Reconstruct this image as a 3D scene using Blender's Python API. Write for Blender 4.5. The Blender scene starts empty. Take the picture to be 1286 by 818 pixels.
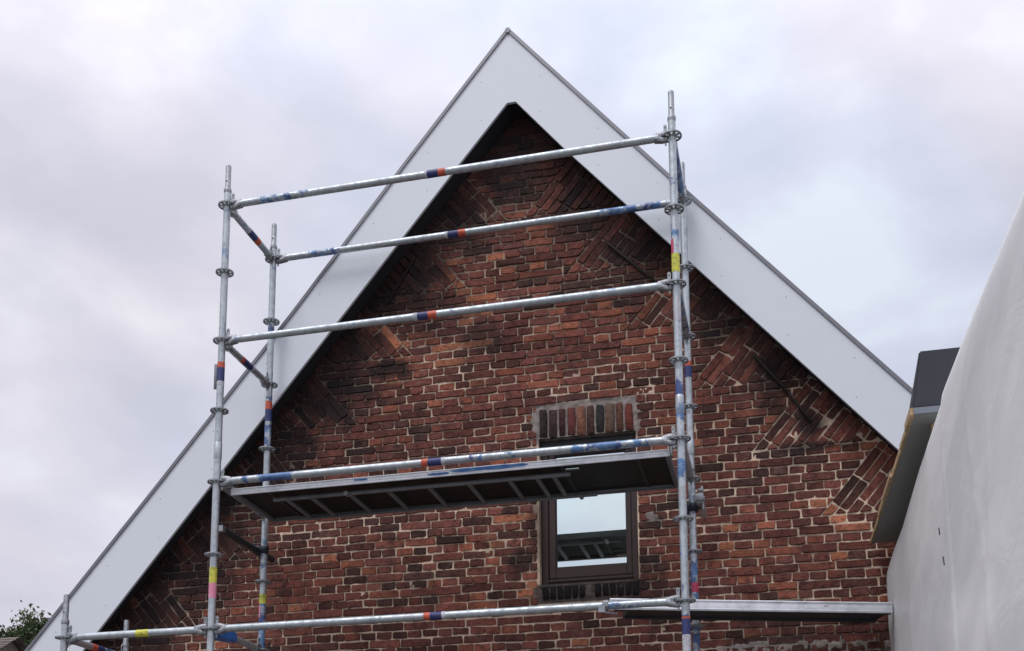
import bpy, bmesh, math, random
import numpy as np
from mathutils import Vector, Matrix, noise as mnoise

random.seed(7)
R = math.radians
scene = bpy.context.scene
COL = scene.collection

# ------------------------------------------------------------------ camera
# world axes: x runs along the scaffold's long side, y goes towards the house wall, z is up.
# z = 0 is the lowest rosette level seen; the ground is at GZ.
GZ = -3.12
CAM = np.array([3.63274, -6.62582, -1.58182])
YAW, PITCH, ROLL, FPX, CX, CY = 0.243502, 0.158344, 0.003556, 1437.65, 636.76, 868.09
def cam_rot():
    cy, sy, cp, sp, cr, sr = math.cos(YAW), math.sin(YAW), math.cos(PITCH), math.sin(PITCH), math.cos(ROLL), math.sin(ROLL)
    Rz = np.array([[cy, -sy, 0], [sy, cy, 0], [0, 0, 1]])
    Rx = np.array([[1, 0, 0], [0, cp, -sp], [0, sp, cp]])
    Ry = np.array([[cr, 0, sr], [0, 1, 0], [-sr, 0, cr]])
    return Rz @ Rx @ Ry
RC = cam_rot()
cam = bpy.data.cameras.new('camera')
camo = bpy.data.objects.new('camera', cam)
COL.objects.link(camo)
m = Matrix.Identity(4)
for i in range(3):
    m[i][0], m[i][1], m[i][2], m[i][3] = RC[i, 0], RC[i, 2], -RC[i, 1], CAM[i]
camo.matrix_world = m
cam.sensor_width = 36.0
cam.lens = FPX / 1286 * 36
cam.shift_x = (643 - CX) / 1286
cam.shift_y = (CY - 409) / 1286
cam.clip_start = 0.05
cam.clip_end = 2000
scene.camera = camo

# ------------------------------------------------------------------ light
SUN_EL, SUN_AZ = 58, 205            # degrees; azimuth clockwise from +y
world = bpy.data.worlds.new('World')
scene.world = world
world.use_nodes = True
nt = world.node_tree
nt.nodes.clear()
def N(t, kind, **kw):
    n = t.nodes.new(kind)
    for k, v in kw.items():
        setattr(n, k, v)
    return n
def ramp(t, stops, interp='LINEAR'):
    n = N(t, 'ShaderNodeValToRGB')
    cr = n.color_ramp
    cr.interpolation = interp
    while len(cr.elements) > 1:
        cr.elements.remove(cr.elements[-1])
    cr.elements[0].position = stops[0][0]; cr.elements[0].color = (*stops[0][1], 1)
    for p, c in stops[1:]:
        e = cr.elements.new(p); e.color = (*c, 1)
    return n
out = N(nt, 'ShaderNodeOutputWorld')
sky = N(nt, 'ShaderNodeTexSky', sky_type='NISHITA')
sky.sun_disc = False
sky.sun_elevation = R(SUN_EL); sky.sun_rotation = R(SUN_AZ)
bg_sky = N(nt, 'ShaderNodeBackground'); bg_sky.inputs[1].default_value = 0.07
nt.links.new(sky.outputs[0], bg_sky.inputs[0])
tc = N(nt, 'ShaderNodeTexCoord')
n1 = N(nt, 'ShaderNodeTexNoise'); n1.inputs['Scale'].default_value = 5.2; n1.inputs['Detail'].default_value = 6; n1.inputs['Roughness'].default_value = .48; n1.inputs['Distortion'].default_value = .15
mp = N(nt, 'ShaderNodeMapping'); mp.inputs['Scale'].default_value = (1, 1, 1.7); mp.inputs['Location'].default_value = (.35, .2, .1)
nt.links.new(tc.outputs['Generated'], mp.inputs[0]); nt.links.new(mp.outputs[0], n1.inputs[0])
rp = ramp(nt, [(.36, (.60, .60, .69)), (.46, (.665, .650, .745)), (.54, (.72, .70, .785)), (.63, (.81, .80, .865))])
nt.links.new(n1.outputs[0], rp.inputs[0])
n2 = N(nt, 'ShaderNodeTexNoise'); n2.inputs['Scale'].default_value = 1.7; n2.inputs['Detail'].default_value = 3
mp2 = N(nt, 'ShaderNodeMapping'); mp2.inputs['Location'].default_value = (3.3, 1.2, 5.1)
nt.links.new(tc.outputs['Generated'], mp2.inputs[0]); nt.links.new(mp2.outputs[0], n2.inputs[0])
rp2 = ramp(nt, [(.34, (.90, .98, 1.03)), (.46, (1.0, 1.0, 1.0))])
nt.links.new(n2.outputs[0], rp2.inputs[0])
mul = N(nt, 'ShaderNodeMix', data_type='RGBA', blend_type='MULTIPLY'); mul.inputs[0].default_value = 1
nt.links.new(rp.outputs[0], mul.inputs[6]); nt.links.new(rp2.outputs[0], mul.inputs[7])
# overcast dome: level low down, zenith boost added overhead to light the scene
sep = N(nt, 'ShaderNodeSeparateXYZ'); nt.links.new(tc.outputs['Generated'], sep.inputs[0])
mr = N(nt, 'ShaderNodeMapRange'); mr.interpolation_type = 'SMOOTHSTEP'; mr.inputs[1].default_value = .45; mr.inputs[2].default_value = 1; mr.inputs[3].default_value = .97; mr.inputs[4].default_value = 2.1
nt.links.new(sep.outputs[2], mr.inputs[0])
bg_c = N(nt, 'ShaderNodeBackground')
nt.links.new(mul.outputs[2], bg_c.inputs[0]); nt.links.new(mr.outputs[0], bg_c.inputs[1])
mx = N(nt, 'ShaderNodeMixShader'); mx.inputs[0].default_value = .965
nt.links.new(bg_sky.outputs[0], mx.inputs[1]); nt.links.new(bg_c.outputs[0], mx.inputs[2])
nt.links.new(mx.outputs[0], out.inputs[0])

sl = bpy.data.lights.new('sun', 'SUN'); sl.energy = 1.15; sl.angle = R(25); sl.color = (1, .97, .93)
so = bpy.data.objects.new('sun', sl); COL.objects.link(so)
az, el = R(SUN_AZ), R(SUN_EL)
sd = Vector((math.sin(az) * math.cos(el), math.cos(az) * math.cos(el), math.sin(el)))
so.rotation_euler = sd.to_track_quat('Z', 'Y').to_euler()
so.location = (0, -10, 15)

scene.view_settings.view_transform = 'Standard'
scene.view_settings.look = 'None'
scene.view_settings.exposure = 0.13
scene.view_settings.gamma = 1
scene.view_settings.use_curve_mapping = False

# ------------------------------------------------------------------ materials
def new_mat(name, col=(.5, .5, .5), rough=.6, metal=0.0, spec=None):
    mt = bpy.data.materials.new(name); mt.use_nodes = True
    b = mt.node_tree.nodes['Principled BSDF']
    b.inputs['Base Color'].default_value = (*col, 1)
    b.inputs['Roughness'].default_value = rough
    b.inputs['Metallic'].default_value = metal
    if spec is not None: b.inputs['Specular IOR Level'].default_value = spec
    return mt, mt.node_tree, b
def tex_noise(t, scale, detail=3, rough=.55, src=None, dist=0, loc=(0, 0, 0), sc=(1, 1, 1)):
    n = N(t, 'ShaderNodeTexNoise'); n.inputs['Scale'].default_value = scale; n.inputs['Detail'].default_value = detail
    n.inputs['Roughness'].default_value = rough; n.inputs['Distortion'].default_value = dist
    mpp = N(t, 'ShaderNodeMapping'); mpp.inputs['Location'].default_value = loc; mpp.inputs['Scale'].default_value = sc
    t.links.new((src or N(t, 'ShaderNodeNewGeometry').outputs['Position']), mpp.inputs[0])
    t.links.new(mpp.outputs[0], n.inputs[0])
    return n.outputs[0]
def mixc(t, fac, a, b, mode='MIX'):
    n = N(t, 'ShaderNodeMix', data_type='RGBA', blend_type=mode)
    for s, v in ((0, fac), (6, a), (7, b)):
        if isinstance(v, bpy.types.NodeSocket): t.links.new(v, n.inputs[s])
        elif isinstance(v, (int, float)): n.inputs[s].default_value = v
        else: n.inputs[s].default_value = (*v, 1)
    return n.outputs[2]
def mathn(t, op, a, b=None, c=None):
    n = N(t, 'ShaderNodeMath', operation=op)
    for i, v in enumerate((a, b, c)):
        if v is None: continue
        if isinstance(v, bpy.types.NodeSocket): t.links.new(v, n.inputs[i])
        else: n.inputs[i].default_value = v
    return n.outputs[0]
def rng(t, v, a, b, c=0, d=1):
    n = N(t, 'ShaderNodeMapRange'); t.links.new(v, n.inputs[0])
    for i, q in enumerate((a, b, c, d)): n.inputs[i + 1].default_value = q
    n.interpolation_type = 'SMOOTHSTEP'
    return n.outputs[0]
def bump(t, b, h, strength=.3, dist=.01):
    n = N(t, 'ShaderNodeBump'); n.inputs['Strength'].default_value = strength; n.inputs['Distance'].default_value = dist
    t.links.new(h, n.inputs['Height']); t.links.new(n.outputs[0], b.inputs['Normal'])

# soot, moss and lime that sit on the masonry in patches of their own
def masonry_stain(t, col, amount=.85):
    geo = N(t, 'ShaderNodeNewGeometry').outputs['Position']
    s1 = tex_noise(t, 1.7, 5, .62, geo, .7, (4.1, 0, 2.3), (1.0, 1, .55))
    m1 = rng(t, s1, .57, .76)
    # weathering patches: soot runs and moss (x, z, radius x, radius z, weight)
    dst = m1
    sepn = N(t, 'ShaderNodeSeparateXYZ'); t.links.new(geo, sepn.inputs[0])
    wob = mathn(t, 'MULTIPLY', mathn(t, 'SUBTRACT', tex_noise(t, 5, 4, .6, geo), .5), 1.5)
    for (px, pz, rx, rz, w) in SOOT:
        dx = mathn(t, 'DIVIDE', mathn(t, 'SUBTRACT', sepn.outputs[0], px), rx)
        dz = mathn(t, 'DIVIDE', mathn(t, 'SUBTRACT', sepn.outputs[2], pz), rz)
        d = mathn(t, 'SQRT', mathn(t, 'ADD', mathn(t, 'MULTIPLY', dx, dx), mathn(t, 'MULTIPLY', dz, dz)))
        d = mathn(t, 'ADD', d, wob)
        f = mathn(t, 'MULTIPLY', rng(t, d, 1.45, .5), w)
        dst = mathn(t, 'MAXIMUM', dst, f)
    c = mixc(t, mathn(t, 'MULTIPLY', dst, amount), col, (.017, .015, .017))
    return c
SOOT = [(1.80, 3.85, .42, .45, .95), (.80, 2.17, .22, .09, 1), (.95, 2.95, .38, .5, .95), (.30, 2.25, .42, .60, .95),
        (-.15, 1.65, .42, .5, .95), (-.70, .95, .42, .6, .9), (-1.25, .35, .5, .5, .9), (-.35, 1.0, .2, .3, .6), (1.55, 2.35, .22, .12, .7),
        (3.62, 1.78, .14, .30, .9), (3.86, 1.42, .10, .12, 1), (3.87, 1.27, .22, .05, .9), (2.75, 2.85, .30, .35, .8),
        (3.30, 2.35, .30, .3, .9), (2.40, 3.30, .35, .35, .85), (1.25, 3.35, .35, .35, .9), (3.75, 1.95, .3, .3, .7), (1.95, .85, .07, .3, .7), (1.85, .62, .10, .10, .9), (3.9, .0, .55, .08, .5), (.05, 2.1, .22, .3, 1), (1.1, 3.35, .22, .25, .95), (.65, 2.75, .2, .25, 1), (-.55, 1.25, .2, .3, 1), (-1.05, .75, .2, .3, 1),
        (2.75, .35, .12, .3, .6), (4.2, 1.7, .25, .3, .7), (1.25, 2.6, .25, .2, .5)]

def brick_mat(name, fixed=None):
    mt, t, b = new_mat(name, rough=.85, spec=.25)
    gi = N(t, 'ShaderNodeNewGeometry'); oi = N(t, 'ShaderNodeObjectInfo')
    rv = mathn(t, 'FRACT', mathn(t, 'ADD', mathn(t, 'MULTIPLY', oi.outputs['Random'], 7.31), gi.outputs['Random Per Island']))
    if fixed is None:
        rp = ramp(t, [(0, (.062, .030, .028)), (.12, (.095, .035, .029)), (.32, (.130, .040, .032)), (.54, (.165, .048, .035)), (.72, (.145, .046, .038)),
                      (.86, (.205, .058, .035)), (.95, (.27, .080, .041)), (.985, (.34, .115, .052)), (1, (.14, .06, .05))])
        loc = tex_noise(t, 1.1, 2, .5, gi.outputs['Position'], 0, (7.7, 0, 1.4))
        rv2 = mathn(t, 'FRACT', mathn(t, 'MULTIPLY', rv, 13.7))
        sh = mathn(t, 'ADD', rv, mathn(t, 'MULTIPLY', mathn(t, 'SUBTRACT', loc, .55), .6))
        sp_ = N(t, 'ShaderNodeSeparateXYZ'); t.links.new(gi.outputs['Position'], sp_.inputs[0])
        for (px, pz, rx, rz, w_) in ((3.7, .72, .8, .22, .22), (1.5, 2.35, .7, .55, .10), (2.0, 3.1, .35, .3, .10), (.9, 2.1, .2, .06, .5)):
            dx = mathn(t, 'DIVIDE', mathn(t, 'SUBTRACT', sp_.outputs[0], px), rx); dz = mathn(t, 'DIVIDE', mathn(t, 'SUBTRACT', sp_.outputs[2], pz), rz)
            dd = mathn(t, 'SQRT', mathn(t, 'ADD', mathn(t, 'MULTIPLY', dx, dx), mathn(t, 'MULTIPLY', dz, dz)))
            sh = mathn(t, 'ADD', sh, mathn(t, 'MULTIPLY', rng(t, dd, 1.3, .5), w_))
        sh = mathn(t, 'MINIMUM', mathn(t, 'MAXIMUM', sh, 0.0), .985)
        t.links.new(sh, rp.inputs[0])
        base = mixc(t, 1.0, rp.outputs[0], (1.16, 1.12, .98), 'MULTIPLY')
        hsv = N(t, 'ShaderNodeHueSaturation'); t.links.new(base, hsv.inputs['Color'])
        t.links.new(mathn(t, 'ADD', mathn(t, 'MULTIPLY', rv2, .75), .68), hsv.inputs['Value']); hsv.inputs['Saturation'].default_value = .90
        base = hsv.outputs[0]
    else:
        base = mixc(t, 1.0, fixed, (1, 1, 1), 'MULTIPLY')
    g = tex_noise(t, 26, 6, .7, gi.outputs['Position'], .3)
    base = mixc(t, rng(t, g, .46, .68, 0, .75), base, mixc(t, 1.0, base, (.36, .35, .40), 'MULTIPLY'))
    gl = tex_noise(t, 11, 4, .6, gi.outputs['Position'], .4, (8, 2, 5))
    base = mixc(t, rng(t, gl, .50, .66, 0, .45), base, mixc(t, 1.0, base, (1.55, 1.25, 1.15), 'MULTIPLY'))
    base = mixc(t, rng(t, gl, .48, .34, 0, .55), base, mixc(t, 1.0, base, (.50, .50, .56), 'MULTIPLY'))
    g2 = tex_noise(t, 60, 4, .7, gi.outputs['Position'], 0, (3, 3, 3))
    base = mixc(t, rng(t, g2, .60, .80, 0, .5), base, (.30, .22, .18))
    g3 = tex_noise(t, 9, 4, .7, gi.outputs['Position'], .2, (1, 5, 2))
    base = mixc(t, rng(t, g3, .60, .78, 0, .30), base, (.33, .25, .21))
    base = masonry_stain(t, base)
    t.links.new(base, b.inputs['Base Color'])
    hgt = mathn(t, 'ADD', g, mathn(t, 'MULTIPLY', g2, .6))
    bump(t, b, hgt, 1.0, .016)
    return mt
M = {}
M['brick'] = brick_mat('fired_clay_brick')

mt, t, b = new_mat('lime_mortar', rough=.95, spec=.1)
pos = N(t, 'ShaderNodeNewGeometry').outputs['Position']
g = tex_noise(t, 18, 5, .65, pos)
c = mixc(t, rng(t, g, .35, .7), (.78, .62, .47), (.56, .43, .32))
c = mixc(t, rng(t, tex_noise(t, 2.2, 4, .6, pos, .4, (2, 0, 7)), .50, .66, 0, .6), c, (.13, .085, .068))
sepm = N(t, 'ShaderNodeSeparateXYZ'); t.links.new(pos, sepm.inputs[0])
hz = mathn(t, 'ADD', sepm.outputs[2], mathn(t, 'MULTIPLY', mathn(t, 'SUBTRACT', tex_noise(t, 1.6, 4, .6, pos), .5), 3.2))
c = mixc(t, rng(t, hz, 1.7, 3.3, 0, .66), c, (.075, .052, .045))       # joints darker high up
for (px, pz, rx, rz) in ((2.31, 1.62, .42, .150), (2.31, .36, .40, .07), (4.0, -.10, .8, .07), (2.77, .86, .08, .07)):
    dx = mathn(t, 'DIVIDE', mathn(t, 'SUBTRACT', sepm.outputs[0], px), rx); dz = mathn(t, 'DIVIDE', mathn(t, 'SUBTRACT', sepm.outputs[2], pz), rz)
    dd = mathn(t, 'MAXIMUM', mathn(t, 'ABSOLUTE', dx), mathn(t, 'ABSOLUTE', dz))
    dk = (.13, .105, .095) if pz < .4 and px < 3 else (.33, .29, .265)
    c = mixc(t, rng(t, dd, 1.15, .9), c, mixc(t, rng(t, g, .35, .7), dk, tuple(q * .55 for q in dk)))
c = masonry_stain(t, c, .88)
t.links.new(c, b.inputs['Base Color'])
bump(t, b, tex_noise(t, 90, 4, .7, pos), .6, .006)
M['mortar'] = mt

def simple(name, col, rough=.6, metal=0.0, nscale=8, namt=.25, dark=None, bmp=0.0, spec=None, bscale=60):
    mt, t, b = new_mat(name, col, rough, metal, spec)
    pos = N(t, 'ShaderNodeTexCoord').outputs['Object']
    g = tex_noise(t, nscale, 5, .6, pos)
    dk = dark or tuple(q * .6 for q in col)
    t.links.new(mixc(t, rng(t, g, .4, .75, 0, namt * 2), col, dk), b.inputs['Base Color'])
    if bmp: bump(t, b, tex_noise(t, bscale, 4, .6, pos), bmp, .004)
    return mt
M['white_panel'] = simple('white_bargeboard_panel', (.71, .75, .80), .35, 0, 1.1, .12, (.63, .66, .71))
M['trim'] = simple('grey_aluminium_trim', (.20, .20, .22), .4, .5, 6, .2)
M['soffit_dark'] = simple('black_soffit_board', (.022, .021, .028), .8, 0, 5, .3, (.012, .012, .014))
M['roof_tile'] = simple('dark_roof_tile', (.05, .05, .055), .7, 0, 6, .3)
M['screw'] = simple('screw_head', (.38, .38, .41), .4, .6)
M['iron'] = simple('rusty_black_iron', (.018, .015, .014), .8, .2, 30, .4, (.035, .018, .012), .4)
M['window_wood'] = simple('dark_brown_window_paint', (.034, .014, .012), .55, 0, 12, .3, (.022, .012, .012), .15)
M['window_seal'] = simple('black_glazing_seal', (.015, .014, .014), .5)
M['alu'] = simple('brushed_aluminium', (.88, .91, .95), .40, .1, 10, .25, (.38, .40, .44), .1)
M['alu_dull_shaded'] = simple('dull_and_shaded_aluminium', (.19, .20, .215), .55, .3, 10, .3)  # dull metal; also carries the rear deck rail's shade in its colour
M['steel_dark'] = simple('dark_steel', (.045, .05, .055), .5, .4, 8, .3)
M['cast'] = simple('galvanised_cast_steel', (.33, .35, .37), .5, .65, 40, .4, (.16, .17, .18), .3)
M['plywood_dark'] = simple('black_film_faced_plywood', (.011, .0115, .012), .6, 0, 12, .3)
M['blue_cast'] = simple('blue_painted_casting', (.04, .20, .60), .45, .1, 30, .3, (.02, .08, .28), .3)
M['rubber'] = simple('black_coupler', (.02, .025, .04), .5, .3, 20, .3)
M['deck_under'] = M['plywood_dark']
def sticker(name, col): return simple(name, col, .5, 0, 60, .5, tuple(q * .35 + .04 for q in col))
M['st_orange'] = sticker('orange_sticker', (.62, .10, .045)); M['st_navy'] = sticker('navy_sticker', (.02, .035, .16))
M['st_white'] = sticker('white_sticker', (.55, .56, .60)); M['st_yellow'] = simple('yellow_tape', (.62, .60, .07), .5, 0, 30, .5, (.16, .17, .05))
M['st_pink'] = simple('pink_tape', (.70, .22, .34), .5, 0, 30, .4, (.6, .4, .48))
M['st_red'] = sticker('red_tape', (.62, .05, .12))

# galvanised tube: zinc spangle plus overspray of blue marking paint along chosen stretches
mt, t, b = new_mat('galvanised_tube', rough=.42, metal=.55)
pos = N(t, 'ShaderNodeTexCoord').outputs['Object']
oi = N(t, 'ShaderNodeObjectInfo')
g = tex_noise(t, 28, 5, .65, pos); g2 = tex_noise(t, 5, 4, .6, pos)
c = mixc(t, rng(t, g, .38, .68), (.50, .55, .58), (.37, .41, .435))
c = mixc(t, rng(t, g2, .5, .72, 0, .5), c, (.30, .315, .33))
g3 = tex_noise(t, 45, 4, .75, pos, .4, (9, 9, 9), (1, 1, .35))
c = mixc(t, rng(t, g3, .62, .74, 0, .85), c, (.09, .095, .11))
g4 = tex_noise(t, 3.2, 4, .7, pos, 0, (2, 7, 1)); c = mixc(t, rng(t, g4, .57, .70, 0, .4), c, (.42, .36, .36))
at = N(t, 'ShaderNodeAttribute'); at.attribute_name = 'paint'
pn = tex_noise(t, 16, 5, .7, pos, .5, (5, 1, 3))
f = mathn(t, 'ADD', at.outputs['Fac'], mathn(t, 'MULTIPLY', mathn(t, 'SUBTRACT', pn, .5), 3.2))
gp = tex_noise(t, 7, 3, .6, pos, .2, (11, 2, 8))
f = mathn(t, 'MAXIMUM', rng(t, f, .50, .85), rng(t, gp, .62, .72, 0, .7))
bc = mixc(t, rng(t, tex_noise(t, 9, 3, .6, pos), .4, .62), (.016, .045, .20), (.07, .20, .42))
c = mixc(t, mathn(t, 'MULTIPLY', f, .9), c, bc)
t.links.new(c, b.inputs['Base Color'])
t.links.new(mathn(t, 'SUBTRACT', .6, mathn(t, 'MULTIPLY', f, .5)), b.inputs['Metallic'])
t.links.new(rng(t, g, .3, .7, .34, .55), b.inputs['Roughness'])
bump(t, b, g, .12, .003)
M['tube'] = mt

# mirror-like window glass (sun-control coating)
mt, t, b = new_mat('reflective_window_glass', (.80, .90, .89), .02, 1.0)
M['glass'] = mt

mt, t, b = new_mat('white_plastic_sheeting', (.60, .61, .62), .48, 0, .4)
pos = N(t, 'ShaderNodeTexCoord').outputs['Object']
g = tex_noise(t, 1.3, 5, .6, pos, .6, (0, 0, 0), (1, .4, 1)); g2 = tex_noise(t, 3.6, 6, .68, pos, .7, (2, 3, 1), (1, .42, 1))
c = mixc(t, rng(t, g, .35, .7), (.90, .91, .90), (.74, .75, .76))
c = mixc(t, rng(t, g2, .6, .8, 0, .7), c, (.97, .98, .97))
t.links.new(c, b.inputs['Base Color'])
bump(t, b, mathn(t, 'ADD', tex_noise(t, 5, 5, .6, pos, 1.0, (5, 1, 0), (1, .45, 1)), mathn(t, 'MULTIPLY', tex_noise(t, 22, 4, .6, pos, .8), .25)), .35, .012)
M['sheet'] = mt
M['soffit_grey'] = simple('grey_soffit_panel', (.25, .26, .245), .75, 0, 5, .15, (.20, .21, .20))
M['fascia_dark'] = simple('anthracite_fascia', (.032, .034, .046), .6, .1, 4, .2, (.05, .05, .07))
M['raw_wood'] = simple('raw_softwood', (.50, .36, .20), .8, 0, 25, .5, (.24, .16, .085), .4)
M['grey_metal'] = simple('grey_zinc_trim', (.18, .20, .23), .5, .3)
M['paving'] = simple('dark_concrete_paving', (.13, .125, .115), .9, 0, 3, .3, (.08, .078, .072), .3)
M['render'] = simple('pale_house_wall', (.45, .40, .34), .9, 0, 2, .2)
M['bark'] = simple('tree_bark', (.07, .05, .035), .9, 0, 12, .4, None, .5)
mt, t, b = new_mat('tree_leaves', (.04, .08, .025), .6)
gi = N(t, 'ShaderNodeNewGeometry')
rp = ramp(t, [(0, (.030, .055, .018)), (.5, (.050, .085, .028)), (.85, (.085, .12, .04)), (1, (.10, .09, .045))])
t.links.new(gi.outputs['Random Per Island'], rp.inputs[0]); t.links.new(rp.outputs[0], b.inputs['Base Color'])
M['leaf'] = mt

# ------------------------------------------------------------------ helpers
def link(name, verts, faces, mat, parent=None, smooth=False, loc=(0, 0, 0), attrs=None):
    me = bpy.data.meshes.new(name)
    me.from_pydata([tuple(v) for v in verts], [], faces)
    if isinstance(mat, (list, tuple)):
        for q in mat: me.materials.append(q)
    elif mat: me.materials.append(mat)
    if attrs:
        for k, vals in attrs.items():
            a = me.attributes.new(k, 'FLOAT', 'POINT'); a.data.foreach_set('value', vals)
    me.validate()
    if smooth: me.polygons.foreach_set('use_smooth', [True] * len(me.polygons))
    me.update()
    return link_mesh(name, me, parent, loc)
def link_mesh(name, me, parent=None, loc=(0, 0, 0)):
    o = bpy.data.objects.new(name, me); COL.objects.link(o); o.location = loc
    if parent is not None: set_parent(o, parent)
    return o
WORLD_LOC = {}
def wl(o):
    p = Vector(o.location)
    return p if o.parent is None else p       # children keep world coordinates through the parent inverse
def set_parent(o, parent):
    o.parent = parent
    o.matrix_parent_inverse = PINV[parent.name]
PINV = {}
def reg(o):                                    # remember the inverse of the object's own world place
    M4 = o.matrix_basis.copy() if o.parent is None else PW[o.parent.name] @ o.matrix_parent_inverse @ o.matrix_basis
    PW[o.name] = M4; PINV[o.name] = M4.inverted()
    return o
PW = {}
def empty(name, loc, label=None, cat=None, group=None, kind=None, rot=(0, 0, 0)):
    o = bpy.data.objects.new(name, None); COL.objects.link(o); o.location = loc; o.rotation_euler = rot
    o.empty_display_size = .2
    tag(o, label, cat, group, kind)
    PW[o.name] = Matrix.LocRotScale(Vector(loc), __import__('mathutils').Euler(rot), None); PINV[o.name] = PW[o.name].inverted()
    return o
def tag(o, label=None, cat=None, group=None, kind=None):
    if label: o['label'] = label
    if cat: o['category'] = cat
    if group: o['group'] = group
    if kind: o['kind'] = kind
    return o
class MB:
    def __init__(s): s.v = []; s.f = []
    def add(s, verts, faces):
        o = len(s.v); s.v += [tuple(q) for q in verts]; s.f += [tuple(i + o for i in f) for f in faces]
    def box(s, x0, x1, y0, y1, z0, z1, mtx=None):
        vs = [Vector((x, y, z)) for x in (x0, x1) for y in (y0, y1) for z in (z0, z1)]
        if mtx: vs = [mtx @ q for q in vs]
        s.add(vs, [(0, 1, 3, 2), (4, 6, 7, 5), (0, 4, 5, 1), (2, 3, 7, 6), (0, 2, 6, 4), (1, 5, 7, 3)])
    def bar(s, a, b_, w, h, up=(0, 0, 1)):       # rectangular bar from a to b
        a, b_ = Vector(a), Vector(b_); d = (b_ - a); L_ = d.length; d.normalize()
        sx = d.cross(Vector(up)).normalized(); uz = sx.cross(d).normalized()
        mt_ = Matrix((sx, d, uz)).transposed().to_4x4(); mt_.translation = a
        s.box(-w / 2, w / 2, 0, L_, -h / 2, h / 2, mt_)
    def tube(s, a, b_, r, n=14, r2=None, caps=True):
        a, b_ = Vector(a), Vector(b_); d = (b_ - a).normalized(); r2 = r if r2 is None else r2
        sx = d.orthogonal().normalized(); sy = d.cross(sx)
        vs = []
        for p, rr in ((a, r), (b_, r2)):
            for i in range(n):
                q = 2 * math.pi * i / n
                vs.append(p + (sx * math.cos(q) + sy * math.sin(q)) * rr)
        fs = [(i, (i + 1) % n, n + (i + 1) % n, n + i) for i in range(n)]
        if caps: fs += [tuple(range(n - 1, -1, -1)), tuple(range(n, 2 * n))]
        s.add(vs, fs)
    def lathe(s, prof, n=20, base=(0, 0, 0), closed=False):
        vs = []; k = len(prof)
        for (r_, z_) in prof:
            for i in range(n):
                q = 2 * math.pi * i / n
                vs.append((base[0] + r_ * math.cos(q), base[1] + r_ * math.sin(q), base[2] + z_))
        fs = []
        for j in range(k if closed else k - 1):
            j2 = (j + 1) % k
            for i in range(n):
                fs.append((j * n + i, j * n + (i + 1) % n, j2 * n + (i + 1) % n, j2 * n + i))
        s.add(vs, fs)
    def build(s, name, mat, parent=None, smooth=False, loc=(0, 0, 0)):
        return link(name, s.v, s.f, mat, parent, smooth, loc)
def autosmooth(o, ang=40):
    me = o.data
    me.polygons.foreach_set('use_smooth', [True] * len(me.polygons))
    bm = bmesh.new(); bm.from_mesh(me)
    for e in bm.edges:
        if len(e.link_faces) == 2 and e.calc_face_angle(0) > R(ang): e.smooth = False
    bm.to_mesh(me); bm.free()
    return o
def bevel(o, w=.003, seg=2):
    bm = bmesh.new(); bm.from_mesh(o.data)
    bmesh.ops.bevel(bm, geom=bm.edges[:], offset=w, segments=seg, affect='EDGES', clamp_overlap=True)
    bm.to_mesh(o.data); bm.free()
    return autosmooth(o, 50)
def project(P):
    q = (np.asarray(P, float) - CAM) @ RC
    return np.stack([CX + FPX * q[..., 0] / q[..., 1], CY - FPX * q[..., 2] / q[..., 1]], -1)

# ------------------------------------------------------------------ ground
gm = MB(); gm.add([(-900, -900, GZ), (900, -900, GZ), (900, 900, GZ), (-900, 900, GZ)], [(0, 1, 2, 3)])
tag(gm.build('ground', M['paving']), 'flat grey paved ground around the house', None, None, 'structure')

# ------------------------------------------------------------------ the brick house
WY = 1.05            # face of the brickwork
XC = 1.808
BY = .83             # front of the bargeboards
house = empty('brick_house', (XC, WY, GZ), 'old dark red brick gable house with a white verge and one small window', 'house')

RUP = .085            # the wall rises a little higher behind the right bargeboard
def roof_z(x): return 4.095 - 1.158 * abs(x - XC) + (min(1, max(0, (x - XC) / .1)) * RUP)

# window and relieving opening
WX0, WX1, WZ0, WZ1 = 1.965, 2.662, .425, 1.505
LZ1 = 1.735          # top of soldier course
SZ0 = .305           # bottom of the sill bricks
H = .495 / 8
JT = .0090
SL = .2345

def clip(poly, nx, nz, d):      # keep nx*x+nz*z <= d
    outp = []
    for i in range(len(poly)):
        a, b_ = poly[i], poly[(i + 1) % len(poly)]
        da, db = nx * a[0] + nz * a[1] - d, nx * b_[0] + nz * b_[1] - d
        if da <= 0: outp.append(a)
        if (da < 0) != (db < 0) and abs(da - db) > 1e-12:
            q = da / (da - db); outp.append((a[0] + (b_[0] - a[0]) * q, a[1] + (b_[1] - a[1]) * q))
    return outp
def area(p):
    return abs(sum(p[i][0] * p[(i + 1) % len(p)][1] - p[(i + 1) % len(p)][0] * p[i][1] for i in range(len(p)))) / 2
def inset(poly, d):
    n = len(poly)
    sgn = 1 if sum(poly[i][0] * poly[(i + 1) % n][1] - poly[(i + 1) % n][0] * poly[i][1] for i in range(n)) > 0 else -1
    q = list(poly)
    for i in range(n):
        a, b_ = poly[i], poly[(i + 1) % n]
        ex, ez = b_[0] - a[0], b_[1] - a[1]; L_ = math.hypot(ex, ez)
        if L_ < 1e-6: continue
        nx, nz = sgn * ez / L_, -sgn * ex / L_
        q = clip(q, nx, nz, nx * a[0] + nz * a[1] - d)
        if len(q) < 3: return []
    return q
full, cut = [], []       # full: (cx, cz, len, height); cut: polygons
TH = R(51)
def add_rect(x0, x1, z0, z1, clips):
    p = [(x0, z0), (x1, z0), (x1, z1), (x0, z1)]
    q = p
    for c in clips:
        q = clip(q, *c)
        if len(q) < 3: return
    if area(q) < .0009: return
    if abs(area(q) - area(p)) < 1e-6: full.append((x0, x1, z0, z1))
    else: cut.append(q)
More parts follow.
